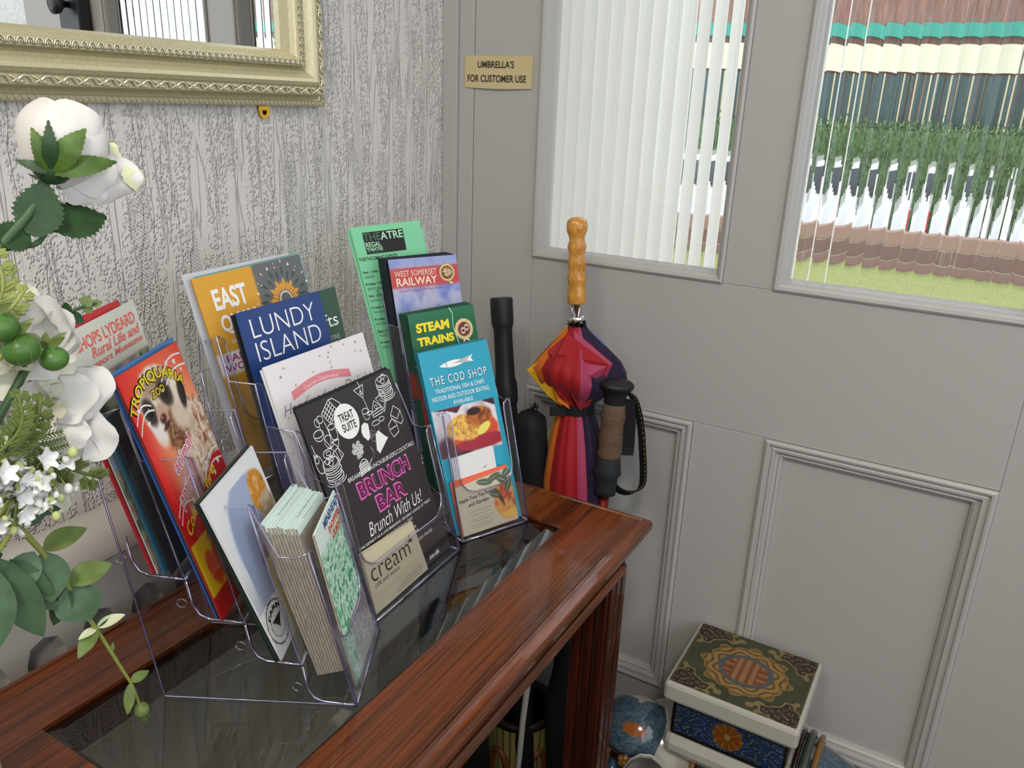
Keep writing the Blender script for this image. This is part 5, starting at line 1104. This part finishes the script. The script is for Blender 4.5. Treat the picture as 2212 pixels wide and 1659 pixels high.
# body with four legs, trunk and head: one continuous skinned surface
def elephant_body():
    xc = exc; mb = MB()
    mb.ball((xc, eyc-.03, .262), 1, 40, (.086, .212, .102)); mb.ball((xc-.002, eyc-.03, .235), 1, 32, (.080, .195, .09))
    mb.ball((exc-.034, eyc+.145, .285), 1, 32, (.058, .060, .062)); mb.tube([(exc-.02, eyc+.09, .27), (exc-.034, eyc+.145, .28)], [.062, .055], 20)
    mb.tube([(exc-.036, eyc+.17, .265), (exc-.045, eyc+.196, .225), (exc-.055, eyc+.207, .16), (exc-.06, eyc+.207, .09), (exc-.075, eyc+.205, .055), (exc-.095, eyc+.203, .052)], [.040, .032, .024, .019, .017, .013], 18)
    for sx in (-1, 1):
        for by in (.060, -.150): mb.tube([(xc+sx*.042, eyc+by, .23), (xc+sx*.046, eyc+by, .10), (xc+sx*.047, eyc+by, .03), (xc+sx*.047, eyc+by, .002)], [.046, .037, .036, .040], 20)
        mb.tube([(exc-.034+sx*.028, eyc+.185, .245), (exc-.036+sx*.034, eyc+.215, .235)], [.009, .005], 10)
    o = mb.build('body', M_cer)
    md = o.modifiers.new('fuse', 'REMESH'); md.mode = 'VOXEL'; md.voxel_size = .0045; md.use_smooth_shade = True
    m3 = o.modifiers.new('soft', 'SMOOTH'); m3.iterations = 6; m3.factor = .5
    bpy.context.view_layer.update(); dg = bpy.context.evaluated_depsgraph_get(); m2 = bpy.data.meshes.new_from_object(o.evaluated_get(dg)); old = o.data
    bpy.data.objects.remove(o); bpy.data.meshes.remove(old); m2.name = 'body'; m2.materials.clear(); o = link('body', m2, M_cer, el); o.matrix_parent_inverse = parent_inv(el)
    m2.polygons.foreach_set('use_smooth', [True]*len(m2.polygons))
elephant_body()
def p_cloth(p):
    p.rect(-1, -1, 2, 2, '#3f5058'); p.tex(np.ones_like(p.u)*.9, ['#2c3c48', '#4a5c66', '#24405c', '#52626a', '#34454e'], 12, 4); q = np.abs(np.sin(p.x*50+3*np.sin(p.y*38))*np.sin(p.y*56+3*np.cos(p.x*30))); p.put((q < .10).astype(float)*.6, '#6a7a80')
    for c in ((.5, .5),):
        d = np.hypot(p.x-c[0], p.y-c[1]*p.asp); th = np.arctan2(p.y-c[1]*p.asp, p.x-c[0]); rr = .11+.018*np.cos(8*th); p.put((d < rr).astype(float), '#8a5a2a'); p.put(((d < rr*.9) & (np.abs(np.sin(4*th)) > .35)).astype(float), '#9a4e1a')
def dome(name, c, r, sc, a0, a1, b0, b1, painter, nu=70, nv=50):
    def f3(u, v, l=0):
        th = a0+(a1-a0)*u; ph = b0+(b1-b0)*v
        return (c[0]+(r+l)*sc[0]*math.cos(th)*math.cos(ph), c[1]+(r+l)*sc[1]*math.sin(th)*math.cos(ph), c[2]+(r+l)*sc[2]*math.sin(ph))
    o = color_grid(name, f3, nu, nv, painter, M_glaze, el, 1.0)
    o.data.polygons.foreach_set('use_smooth', [True]*len(o.data.polygons)); return f3
# rump blanket, front blanket and head cap (moulded reliefs just proud of the body)
dome('rump_cloth', (exc, eyc-.03, .262), 1, (.0885, .2145, .1045), PI*1.22, PI*1.80, -.35, 1.12, p_cloth)
dome('head_cap', (exc-.034, eyc+.145, .285), 1, (.0615, .0635, .0660), PI*.40, PI*1.7, .05, 1.5, p_cloth)
dome('side_cloth', (exc, eyc-.03, .262), 1, (.0885, .2145, .1045), PI*.88, PI*1.12, -.9, .75, p_cloth)
# ears
for sx in (-1, 1):
    vs = []; n = 14; c = Vector((exc-.03+sx*.048, eyc+.125, .285))
    for i in range(n):
        t = 2*PI*i/n; vs.append(c+Vector((sx*.032*(1-math.cos(t))*.5+sx*.012, -.055*math.cos(t)*.6-.02, -.062*math.sin(t)-.03)))
    vs2 = [v+Vector((sx*-.008, .004, 0)) for v in vs]
    MB().add(vs+vs2, [list(range(n)), [n+i for i in range(n)][::-1]]+[[i, (i+1) % n, n+(i+1) % n, n+i] for i in range(n)], True).build('ear', M_cer, el)
# head band with rosettes and tassels
M_or = mat('ochre_rosette_glaze', '#7a5628', .15, coat=.5); M_bf = noise_bump(mat('blue_feather_glaze', '#2c3e50', .15, coat=.5), 90, .5, .003, (1, 1, .3), colvar=.4); M_bg = mat('brown_band_glaze', '#22100c', .15, coat=.5)
hb = Vector((exc-.034, eyc+.145, .288))
ring = [hb+Vector((.062*math.cos(t), .064*math.sin(t), .0)) for t in np.linspace(PI*.42, PI*1.62, 20)]
MB().tube(ring, .0075, 8).build('head_band', M_bg, el)
for t in np.linspace(PI*.50, PI*1.55, 7):
    c = hb+Vector((.066*math.cos(t), .068*math.sin(t), 0)); d = Vector((math.cos(t), math.sin(t), 0)); mb = MB()
    for k in range(6): a = 2*PI*k/6; e1 = Vector((0, 0, 1)); e2 = d.cross(e1); mb.ball(c+d*.003+(e1*math.cos(a)+e2*math.sin(a))*.007, .0062, 8)
    mb.ball(c+d*.006, .005, 8); mb.build('rosette', M_or, el)
for t in np.linspace(PI*.55, PI*1.50, 6):
    c = hb+Vector((.062*math.cos(t), .063*math.sin(t), -.012)); d = Vector((math.cos(t), math.sin(t), 0))
    MB().tube([c, c+d*.012+Vector((0, 0, -.03)), c+d*.014+Vector((0, .006, -.065)), c+d*.006+Vector((0, .012, -.095))], [.007, .014, .013, .003], 10).build('tassel', M_bf, el)
# stripe bands over the back
for dy, m_, r_ in ((-.090, M_or, .0045), (-.076, mat('grey_green_glaze', '#3c4640', .15, coat=.5), .0065), (-.064, M_bg, .004), (.072, M_or, .0045), (.064, M_bg, .004)):
    MB().tube([(exc+.0875*math.cos(t), eyc+dy-.03, .262+.1035*math.sin(t)) for t in np.linspace(.1, PI*1.12, 26)], r_, 8).build('back_band', m_, el)
MB().tube([(exc-.0, eyc-.262, .29), (exc+.0, eyc-.275, .25), (exc+.0, eyc-.275, .18), (exc+.0, eyc-.270, .14)], [.010, .007, .006, .010], 8).build('tail', M_cer, el)

# ------------------------------------------------------------------ artificial flowers in a vase at the left end of the table
M_pet = mat('white_silk_petal', (.72, .70, .66), .6, sub=.15, sheen=.2); M_petg = mat('greenish_silk_petal', (.72, .74, .48), .6, sub=.15); M_petc = mat('cream_silk_petal', (.73, .72, .58), .6, sub=.15)
M_lf = noise_bump(mat('dark_green_leaf', '#2c4a26', .45), 120, .3, .0006, colvar=.25); M_lf2 = noise_bump(mat('bright_green_leaf', '#6a7c42', .5), 120, .3, .0006, colvar=.2); M_lf3 = noise_bump(mat('grey_green_leaf', '#4c684a', .5), 90, .2, .0006, colvar=.2)
M_sep = noise_bump(mat('sepal_green', '#4c6a24', .5), 120, .3, .0006, colvar=.3); M_stem = mat('green_plastic_stem', '#3a5a34', .45); M_stem2 = mat('yellow_green_stem', '#8a944a', .45); M_ber = noise_bump(mat('green_berry_skin', '#4f7a35', .35), 60, .3, .001, (1, 1, .2), colvar=.3)
FN = Vector((-.45, -.85, .30)).normalized()        # the way the blooms face, into the room
def Fp(x, z, d=0.0): return Vector((x, -.32, z))+FN*d
def petal(mb, base, d, nrm, L_, W_, cup=.3, bend=.2, ruf=.0, seed=0, n=7, tipw=.6):
    d = Vector(d).normalized(); nrm = Vector(nrm); nrm = (nrm-d*nrm.dot(d)).normalized(); sd = d.cross(nrm); rr = random.Random(seed); ph = [rr.uniform(0, 6.28) for _ in range(4)]
    vs = []
    for j in range(n+1):
        v = j/n; wv = W_*(.22+.78*math.sin(PI/2*min(1, v*1.3)))*(1-.20*max(0, v-.75)/.25)
        for i in range(n+1):
            u = i/n*2-1
            r = ruf*(math.sin(5*u+ph[0]+3*v)+.6*math.sin(9*u+ph[1]))*v*v
            vs.append(Vector(base)+d*(L_*v*(1-.26*u*u*u*u*v-.06*u*u))+sd*(u*wv*.5)+nrm*(cup*W_*u*u*.5*(.4+v)+bend*L_*v*v+r))
    w_ = n+1; fs = [[j*w_+i, j*w_+i+1, (j+1)*w_+i+1, (j+1)*w_+i] for j in range(n) for i in range(n)]
    return mb.add(vs, fs, True)
def leafm(mb, base, tip, width, nrm, serr=0, fold=.15, droop=.0):
    base, tip = Vector(base), Vector(tip); d = tip-base; L_ = d.length; d.normalize(); nrm = Vector(nrm); nrm = (nrm-d*nrm.dot(d)).normalized(); sd = d.cross(nrm); n = 22 if serr else 10; vs = []
    for j in range(n+1):
        v = j/n; w_ = width*.5*(math.sin(PI*v**.8)**.85 if 0 < v < 1 else 0)
        if serr and 0 < j < n: w_ += serr*(.5 if j % 2 else -.5)
        c = base+d*L_*v+nrm*(droop*L_*math.sin(PI*v)); vs += [c-sd*w_+nrm*fold*w_, c-nrm*.0003, c+sd*w_+nrm*fold*w_]
    fs = []
    for j in range(n): a = 3*j; fs += [[a, a+1, a+4, a+3], [a+1, a+2, a+5, a+4]]
    return mb.add(vs, fs, True)
def leafo(name, m, parent, *a, **k): return leafm(MB(), *a, **k).build(name, m, parent)
def flower_thing(name, label, cat, loc, group='artificial flowers in the vase'): return tag(empty(name, loc), label, cat, group)
VB = Vector((-1.0, -.31, 1.0))
va = tag(empty('vase', (-1.0, -.31, .751)), 'white ceramic vase holding the artificial flowers, left end of table', 'vase')
MB().lathe([(0, 0), (.034, 0), (.042, .01), (.052, .06), (.050, .11), (.034, .155), (.026, .175), (.032, .19), (.029, .19), (.023, .175), (.031, .155), (.046, .11), (.048, .06), (.036, .012), (0, .012)], (-1.0, -.31, .7505), (0, 0, 1), 36).build('body', mat('white_vase_glaze', (.7, .7, .68), .15, coat=.5), va)
MB().tube([(-1.0-.031*math.cos(t), -.31-.031*math.sin(t), .9405) for t in np.linspace(0, 2*PI, 25)], .0022, 6).build('rim', MATS['white_vase_glaze'], va)
S0 = lambda i: Vector((-1.0+.012*math.sin(i*2.1), -.31+.012*math.cos(i*1.7), .90))
# rose bud
ro = flower_thing('rose_bud', 'white rose bud with green sepals, topmost of the flowers below the mirror', 'flower', S0(0))
B_ = Fp(-.8585, 1.1985); axd = (Fp(-.832, 1.238, .004)-B_).normalized(); s1 = axd.cross(FN).normalized(); s2 = axd.cross(s1)
MB().tube(sm([tuple(S0(0)), (-.955, -.32, 1.08), (-.905, -.322, 1.150), (-.874, -.321, 1.178), tuple(B_)]), .0028, 8).build('stem', M_stem, ro)
for k in range(7):
    t = k*2*PI/7*1.0+(.4 if k % 2 else 0); rad = .010+.004*(k % 3); e = s1*math.cos(t)+s2*math.sin(t)
    # wrap shells: sheets curved round the axis
    vs = []; n = 9; L_ = .043+.003*(k % 2)
    for j in range(n+1):
        v = j/n; r = (.003+.0190*math.sin(PI*(.12+.62*v))**1.1)*(1+.035*((k*3) % 7))*(1+.10*max(0, v-.75))
        for i in range(n+1):
            u = (i/n-.5)*2; an = t+u*1.05; rr = r*(1+.05*math.sin(6*u+k)*v); vs.append(B_-FN*.006+axd*(L_*v*(1-.12*u*u*v)-.002+.0015*(k % 3))+(s1*math.cos(an)+s2*math.sin(an))*rr)
    w_ = n+1; MB().add(vs, [[j*w_+i, j*w_+i+1, (j+1)*w_+i+1, (j+1)*w_+i] for j in range(n) for i in range(n)], True).build('petal', M_pet, ro)
for (tx, tz, wd_, dd, m_) in ((-.8000, 1.1930, .036, .012, M_pet), (-.8160, 1.1990, .034, .016, M_pet), (-.8115, 1.2130, .026, -.006, M_petg), (-.8250, 1.182, .026, .010, M_pet)):
    b = Fp(-.852, 1.200, .004); t_ = Fp(tx, tz, dd); petal(MB(), b, t_-b, FN, (t_-b).length, wd_, -.35, .08, .0012, int(tx*1e4)).build('petal', m_, ro)
petal(MB(), Fp(-.812, 1.192, .0165), Fp(-.7965, 1.193, .014)-Fp(-.812, 1.192, .0165), FN, .0165, .018, -.3, .0, .0005, 3).build('petal_tip', M_petg, ro)
for (tx, tz, w_, dd) in ((-.8640, 1.2230, .010, .014), (-.8540, 1.2250, .008, .022), (-.8330, 1.2180, .014, .030), (-.8160, 1.1985, .012, .030), (-.8760, 1.2080, .006, .004)):
    leafo('sepal', M_sep if w_ > .009 else M_lf, ro, Fp(-.8570, 1.1975, .016), Fp(tx, tz, dd), w_, FN, serr=.0006, fold=-.3, droop=.16)
MB().ball(Fp(-.8550, 1.2015, .008), .0095, 12, (1.2, 1, 1)).build('calyx', M_lf, ro)
leafo('leaf', M_lf, ro, Fp(-.8720, 1.1640, .004), Fp(-.8610, 1.1960, .006), .026, FN, serr=.0018)
leafo('leaf', M_lf, ro, Fp(-.8640, 1.1690, .004), Fp(-.8250, 1.1715, .004), .026, (-.7, -.6, .5), serr=.0018)
leafo('leaf', M_lf, ro, Fp(-.8740, 1.1620, .002), Fp(-.8970, 1.1710, .002), .018, (-.7, -.6, .5), serr=.0015)
MB().tube(sm([tuple(Fp(-.905, 1.1600)), tuple(Fp(-.885, 1.1600)), tuple(Fp(-.872, 1.1605)), tuple(Fp(-.8655, 1.1660))]), .0016, 7).build('leaf_stalk', M_stem, ro)
# large open blossoms
def blossom(lab, c, R_, seed, idx, squash=1.0, mats=(M_pet, M_petc)):
    rr = random.Random(seed); t = flower_thing('white_blossom', lab, 'flower', S0(idx)); c = Vector(c)
    MB().tube(sm([tuple(S0(idx)), tuple((S0(idx)+c)/2+Vector((0, 0, .02))), tuple(c-FN*.02)]), .0028, 8).build('stem', M_stem, t)
    a = FN.orthogonal().normalized(); b = FN.cross(a)
    for ring_, (n, L_, tilt) in enumerate(((7, R_, .12), (6, R_*.80, .55), (5, R_*.58, 1.0), (3, R_*.38, 1.6))):
        for k in range(n):
            q = 2*PI*(k+.5*(ring_ % 2))/n+rr.uniform(-.15, .15); e = a*math.cos(q)+b*math.sin(q); d = (e+FN*tilt).normalized()
            petal(MB(), c-FN*.012+e*.003, d, FN-e*.3, L_*rr.uniform(.9, 1.1), L_*rr.uniform(.78, .98), .30, -.22 if ring_ < 2 else .1, R_*.035, rr.randint(0, 999), 9).build('petal', mats[1] if rr.random() < .25 else mats[0], t)
    return t
blossom('large ruffled white blossom beside the left rack, biggest of the flowers', (-.8930, -.322, 1.058), .045, 3, 1)
blossom('white blossom with a raised petal, above and behind the green berries', (-.8960, -.318, 1.100), .036, 9, 2, mats=(M_petc, M_pet))
blossom('cream blossom low at the left edge under the fern spray', (-.8950, -.325, 1.025), .032, 14, 3, mats=(M_petc, M_petc))
pb = flower_thing('tall_petal_flower', 'white bloom with upright petals at the top of the large blossom cluster', 'flower', S0(4))
MB().tube(sm([tuple(S0(4)), tuple(Fp(-.94, 1.02)), tuple(Fp(-.884, 1.095))]), .0025, 8).build('stem', M_stem, pb)
for (tx, tz, w_, dd) in ((-.8720, 1.1300, .030, .004), (-.8600, 1.1180, .024, .008), (-.8840, 1.1290, .026, .000), (-.8560, 1.1000, .022, .008)):
    b = Fp(-.880, 1.088, 0); e = Fp(tx, tz, dd); petal(MB(), b, e-b, FN, (e-b).length, w_, .35, .1, .0015, int(tz*1e4), 8).build('petal', M_pet, pb)
for (tx, tz, w_, dd) in ((-.8480, 1.060, .022, .006), (-.8520, 1.040, .022, .008), (-.8650, .999, .026, .010), (-.8780, 1.0005, .020, .008), (-.8530, 1.052, .024, .01)):
    b = Fp(-.872, 1.050, 0); e = Fp(tx, tz, dd); petal(MB(), b, e-b, FN, (e-b).length, w_, .35, -.05, .0015, int(tz*1e4), 8).build('petal', M_pet if tz < 1.05 else M_petc, pb)
# berries
by = flower_thing('berry_sprig', 'sprig of three round green berries in front of the white blossoms', 'berries', S0(5))
MB().tube(sm([tuple(S0(5)), tuple(Fp(-.935, 1.06, .02)), tuple(Fp(-.900, 1.098, .036)), tuple(Fp(-.884, 1.094, .038)), tuple(Fp(-.875, 1.086, .038))]), .0016, 7).build('stem', M_stem2, by)
for x, z, r in ((-.8980, 1.1130, .0082), (-.8900, 1.0985, .0095), (-.8730, 1.0885, .0076)):
    c = Fp(x, z, .040); q = MB().ball(c, r, 16, (1.08, 1, .95)); q.build('berry', M_ber, by)
    for k in range(5): t = 2*PI*k/5; leafo('bract', M_lf2, by, c+Vector((-.003, .002, r*.85)), c+Vector((.010*math.cos(t), .010*math.sin(t), r*1.05+.006)), .005, FN)
    for k in range(8):
        t = 2*PI*k/8; MB().tube([c+Vector((math.cos(t)*math.sin(p_)*1.08, math.sin(t)*math.sin(p_), math.cos(p_)*.95))*(r*1.008) for p_ in np.linspace(.2, 2.9, 8)], .0004, 4).build('berry_ridge', M_lf2, by) if r > .009 else None
# fern sprays
def fern(lab, idx, p0, p1, npin, plen, col, bow=.006, root=True, up=1):
    t = flower_thing('fern_spray', lab, 'fern', S0(idx)); p0, p1 = Vector(p0), Vector(p1); d = (p1-p0).normalized(); sd = d.cross(FN).normalized()
    path = [p0+(p1-p0)*k/12+sd*bow*math.sin(PI*k/12) for k in range(13)]
    MB().tube(([S0(idx), (S0(idx)+p0)/2+Vector((0, 0, .01))] if root else [])+path, .0011, 6).build('stem', col, t)
    for k in range(npin):
        f_ = (k+.5)/npin; c = path[int(f_*12)]; L_ = plen*(1-.55*f_)
        for sgn in (1, -1):
            e = (d*.75+sd*sgn*.8+FN*.15*math.sin(k)).normalized(); q = c+e*L_; mb = MB(); mb.tube([c, c+e*L_*.5+FN*.0005, q], [.0007, .0006, .0004], 5)
            w2 = e.cross(FN).normalized(); m_ = 7
            for j in range(m_):
                b = c+e*L_*(.2+.8*j/m_)
                for s2_ in (1, -1): tip = b+(e*.7+w2*s2_*.8).normalized()*(.0042*(1-.5*j/m_)); mb.tube([b, tip], [.0006, .0003], 4)
            mb.build('frond', col, t)
    return t
M_fern = mat('fern_olive_green', '#5f6e34', .6); M_fern2 = mat('fern_yellow_green', '#96a05a', .6)
fern('olive fern spray hanging over the lower white petals', 6, Fp(-.8990, 1.0560, .045), Fp(-.8560, 1.0050, .040), 9, .020, M_fern)
fern('olive fern spray pointing right, under the berries', 7, Fp(-.9120, 1.0400, .05), Fp(-.8840, 1.0680, .05), 6, .012, M_fern)
fern('fern tuft rising steeply at the left edge below the berries', 8, Fp(-.9100, 1.0450, .055), Fp(-.8960, 1.0740, .055), 6, .010, M_fern)
fern('yellow green fern spray at the left edge over the top blossom', 9, Fp(-.9180, 1.1200, .03), Fp(-.8830, 1.1320, .03), 8, .012, M_fern2)
fern('yellow green fern hanging at the left edge under the rose leaves', 10, Fp(-.9060, 1.1200, .01), Fp(-.8960, 1.1580, .01), 8, .013, M_fern2)
# sprigs of small white florets and buds
M_flo = mat('white_floret', (.82, .83, .80), .55, sub=.1); M_bud = mat('pale_green_bud', '#c2cb86', .5)
def sprig(lab, idx, cx, cz, seed, n, spread):
    rr = random.Random(seed); t = flower_thing('floret_sprig', lab, 'flower', S0(idx)); cc = Fp(cx, cz, .03)
    MB().tube(sm([tuple(S0(idx)), tuple((S0(idx)+cc)/2), tuple(cc)]), .0016, 7).build('stem', M_stem2, t)
    for k in range(n):
        p = cc+Vector((rr.uniform(-1, 1)*spread[0], rr.uniform(-.5, .5)*.02, rr.uniform(-1, 1)*spread[1])); p += FN*rr.uniform(0, .015)
        MB().tube([cc+(p-cc)*.1, (cc+p)/2+Vector((0, 0, .004)), p], .0006, 5).build('stalk', M_stem2, t)
        if k % 5 < 2:
            a = Vector((rr.uniform(-1, 1), rr.uniform(-1, -.2), rr.uniform(-.9, .3))).normalized(); e1 = a.orthogonal().normalized(); e2 = a.cross(e1); mb = MB()
            for j in range(5): q = 2*PI*j/5; e = e1*math.cos(q)+e2*math.sin(q); petal(mb, p, e+a*.5, a, .0085, .0055, .3, .1, .0003, j, 4)
            mb.build('floret', M_flo, t)
        else: MB().ball(p, rr.uniform(.0018, .0032), 8, (1, 1, 1.2)).build('bud', M_bud if rr.random() < .6 else M_flo, t)
sprig('sprig of tiny white florets and pale buds low at the left edge', 11, -.9050, 1.0130, 5, 44, (.016, .020)); sprig('sprig of tiny white florets below the large blossom, right of the other sprig', 12, -.8860, 1.0180, 8, 34, (.013, .016))
sprig('sprig of pale buds at the left edge above the lowest florets', 13, -.9120, 1.0350, 12, 30, (.012, .016))
# trailing eucalyptus stem
eu = flower_thing('eucalyptus_stem', 'long trailing grey green stem hanging in front of the table back rail', 'plant', S0(14))
tr_ = [(-.9138, .9908), (-.9028, .9704), (-.8941, .9486), (-.8875, .9306), (-.8774, .8985), (-.8702, .8764), (-.8616, .8483), (-.8538, .8218), (-.8505, .7906)]
P3 = [Vector((x, -.32, z)) for x, z in tr_]
MB().tube(sm([tuple(S0(14)), (-.965, -.32, .99), (-.93, -.32, 1.0)]+[tuple(p) for p in P3]), [.0022]*8+[.0022-.0012*i/36 for i in range(37)], 7).build('stem', M_stem2, eu)
def el_(bx, bz, tx, tz, w_, m_, nd=(-.45, -.85, .30), d0=0, d1=0, dr=.05): leafo('leaf', m_, eu, Vector((bx, -.32, bz))+FN*d0, Vector((tx, -.32, tz))+FN*d1, w_, nd, fold=.2, droop=dr)
el_(-.9000, .9660, -.8690, .9690, .016, M_lf2, (-.3, -.5, .9), .0, .006); el_(-.8990, .9650, -.9000, .9280, .026, M_lf3, d1=.006); el_(-.905, .968, -.925, .945, .02, M_lf3)
el_(-.8885, .9340, -.8560, .9350, .018, M_lf2, (-.3, -.5, .9), 0, .008); el_(-.8880, .9320, -.8770, .9010, .030, M_lf3, d1=.010); el_(-.8885, .9320, -.9020, .9080, .014, M_lf, d1=-.004)
el_(-.8740, .8900, -.8520, .8900, .009, M_petg, (-.2, -.4, 1), 0, .006); el_(-.8740, .8900, -.8900, .8770, .011, M_lf2, (-.3, -.5, .9), 0, .008); el_(-.8740, .8900, -.8880, .8900, .006, M_petg, (-.2, -.5, .9), 0, .004); el_(-.8740, .8900, -.8620, .8960, .006, M_lf, (-.2, -.5, .9), 0, -.004)
el_(-.8560, .8300, -.8400, .8300, .008, M_lf2, (-.4, -.5, .8)); el_(-.8560, .8300, -.8620, .8060, .008, M_lf2, d1=.004); el_(-.8660, .8640, -.8640, .8720, .003, M_lf2)
MB().ball((-.8508, -.3205, .8010), .0058, 12, (1, 1, 1.1)).build('seed_head', M_lf2, eu)
mb = MB()
for k in range(30): a = random.Random(k); t = a.uniform(0, 6.28); mb.tube([(-.8500, -.3205, .799), (-.8490+.0045*math.cos(t), -.3205+.0045*math.sin(t), .7905+a.uniform(-.003, .003))], [.0006, .0002], 4)
tag(mb.build('bristles', M_lf2, eu), kind='stuff')
bl = flower_thing('foliage_stem', 'broad blue green leaves hanging at the lower left of the flowers', 'plant', S0(15))
MB().tube(sm([tuple(S0(15)), (-.95, -.32, .985), (-.925, -.32, .975)]), .002, 7).build('stem', M_stem, bl)
for bx, bz, tx, tz, w_, m_ in ((-.9280, .9760, -.9100, .9060, .024, M_lf3), (-.9200, .9700, -.8990, .9200, .018, M_lf3), (-.935, .975, -.945, .91, .034, M_lf3), (-.9150, .9980, -.8900, .9970, .020, M_lf), (-.905, 1.000, -.880, .9930, .014, M_lf)):
    leafo('leaf', m_, bl, Vector((bx, -.32, bz)), Vector((tx, -.322, tz)), w_, FN, fold=.2, droop=.05)
tw = flower_thing('leafy_twig', 'thin dark twig with small leaves poking out toward the cream museum leaflet', 'plant', S0(16))
MB().tube(sm([tuple(S0(16)), (-.93, -.315, 1.08), (-.885, -.318, 1.105), (-.8706, -.32, 1.1125), (-.8613, -.32, 1.1150), (-.8474, -.32, 1.1180), (-.8400, -.32, 1.1180)]), .0010, 6).build('stem', M_stem, tw)
for bx, bz, tx, tz, w_ in ((-.8600, 1.1150, -.8500, 1.1080, .008), (-.8600, 1.1150, -.8600, 1.1230, .006), (-.8490, 1.1180, -.8440, 1.1240, .008), (-.8480, 1.1180, -.8440, 1.1130, .006), (-.8440, 1.1180, -.8360, 1.1185, .005)):
    leafo('leaf', M_lf2 if bz > 1.117 else M_lf, tw, Vector((bx, -.32, bz)), Vector((tx, -.321, tz)), w_, FN)
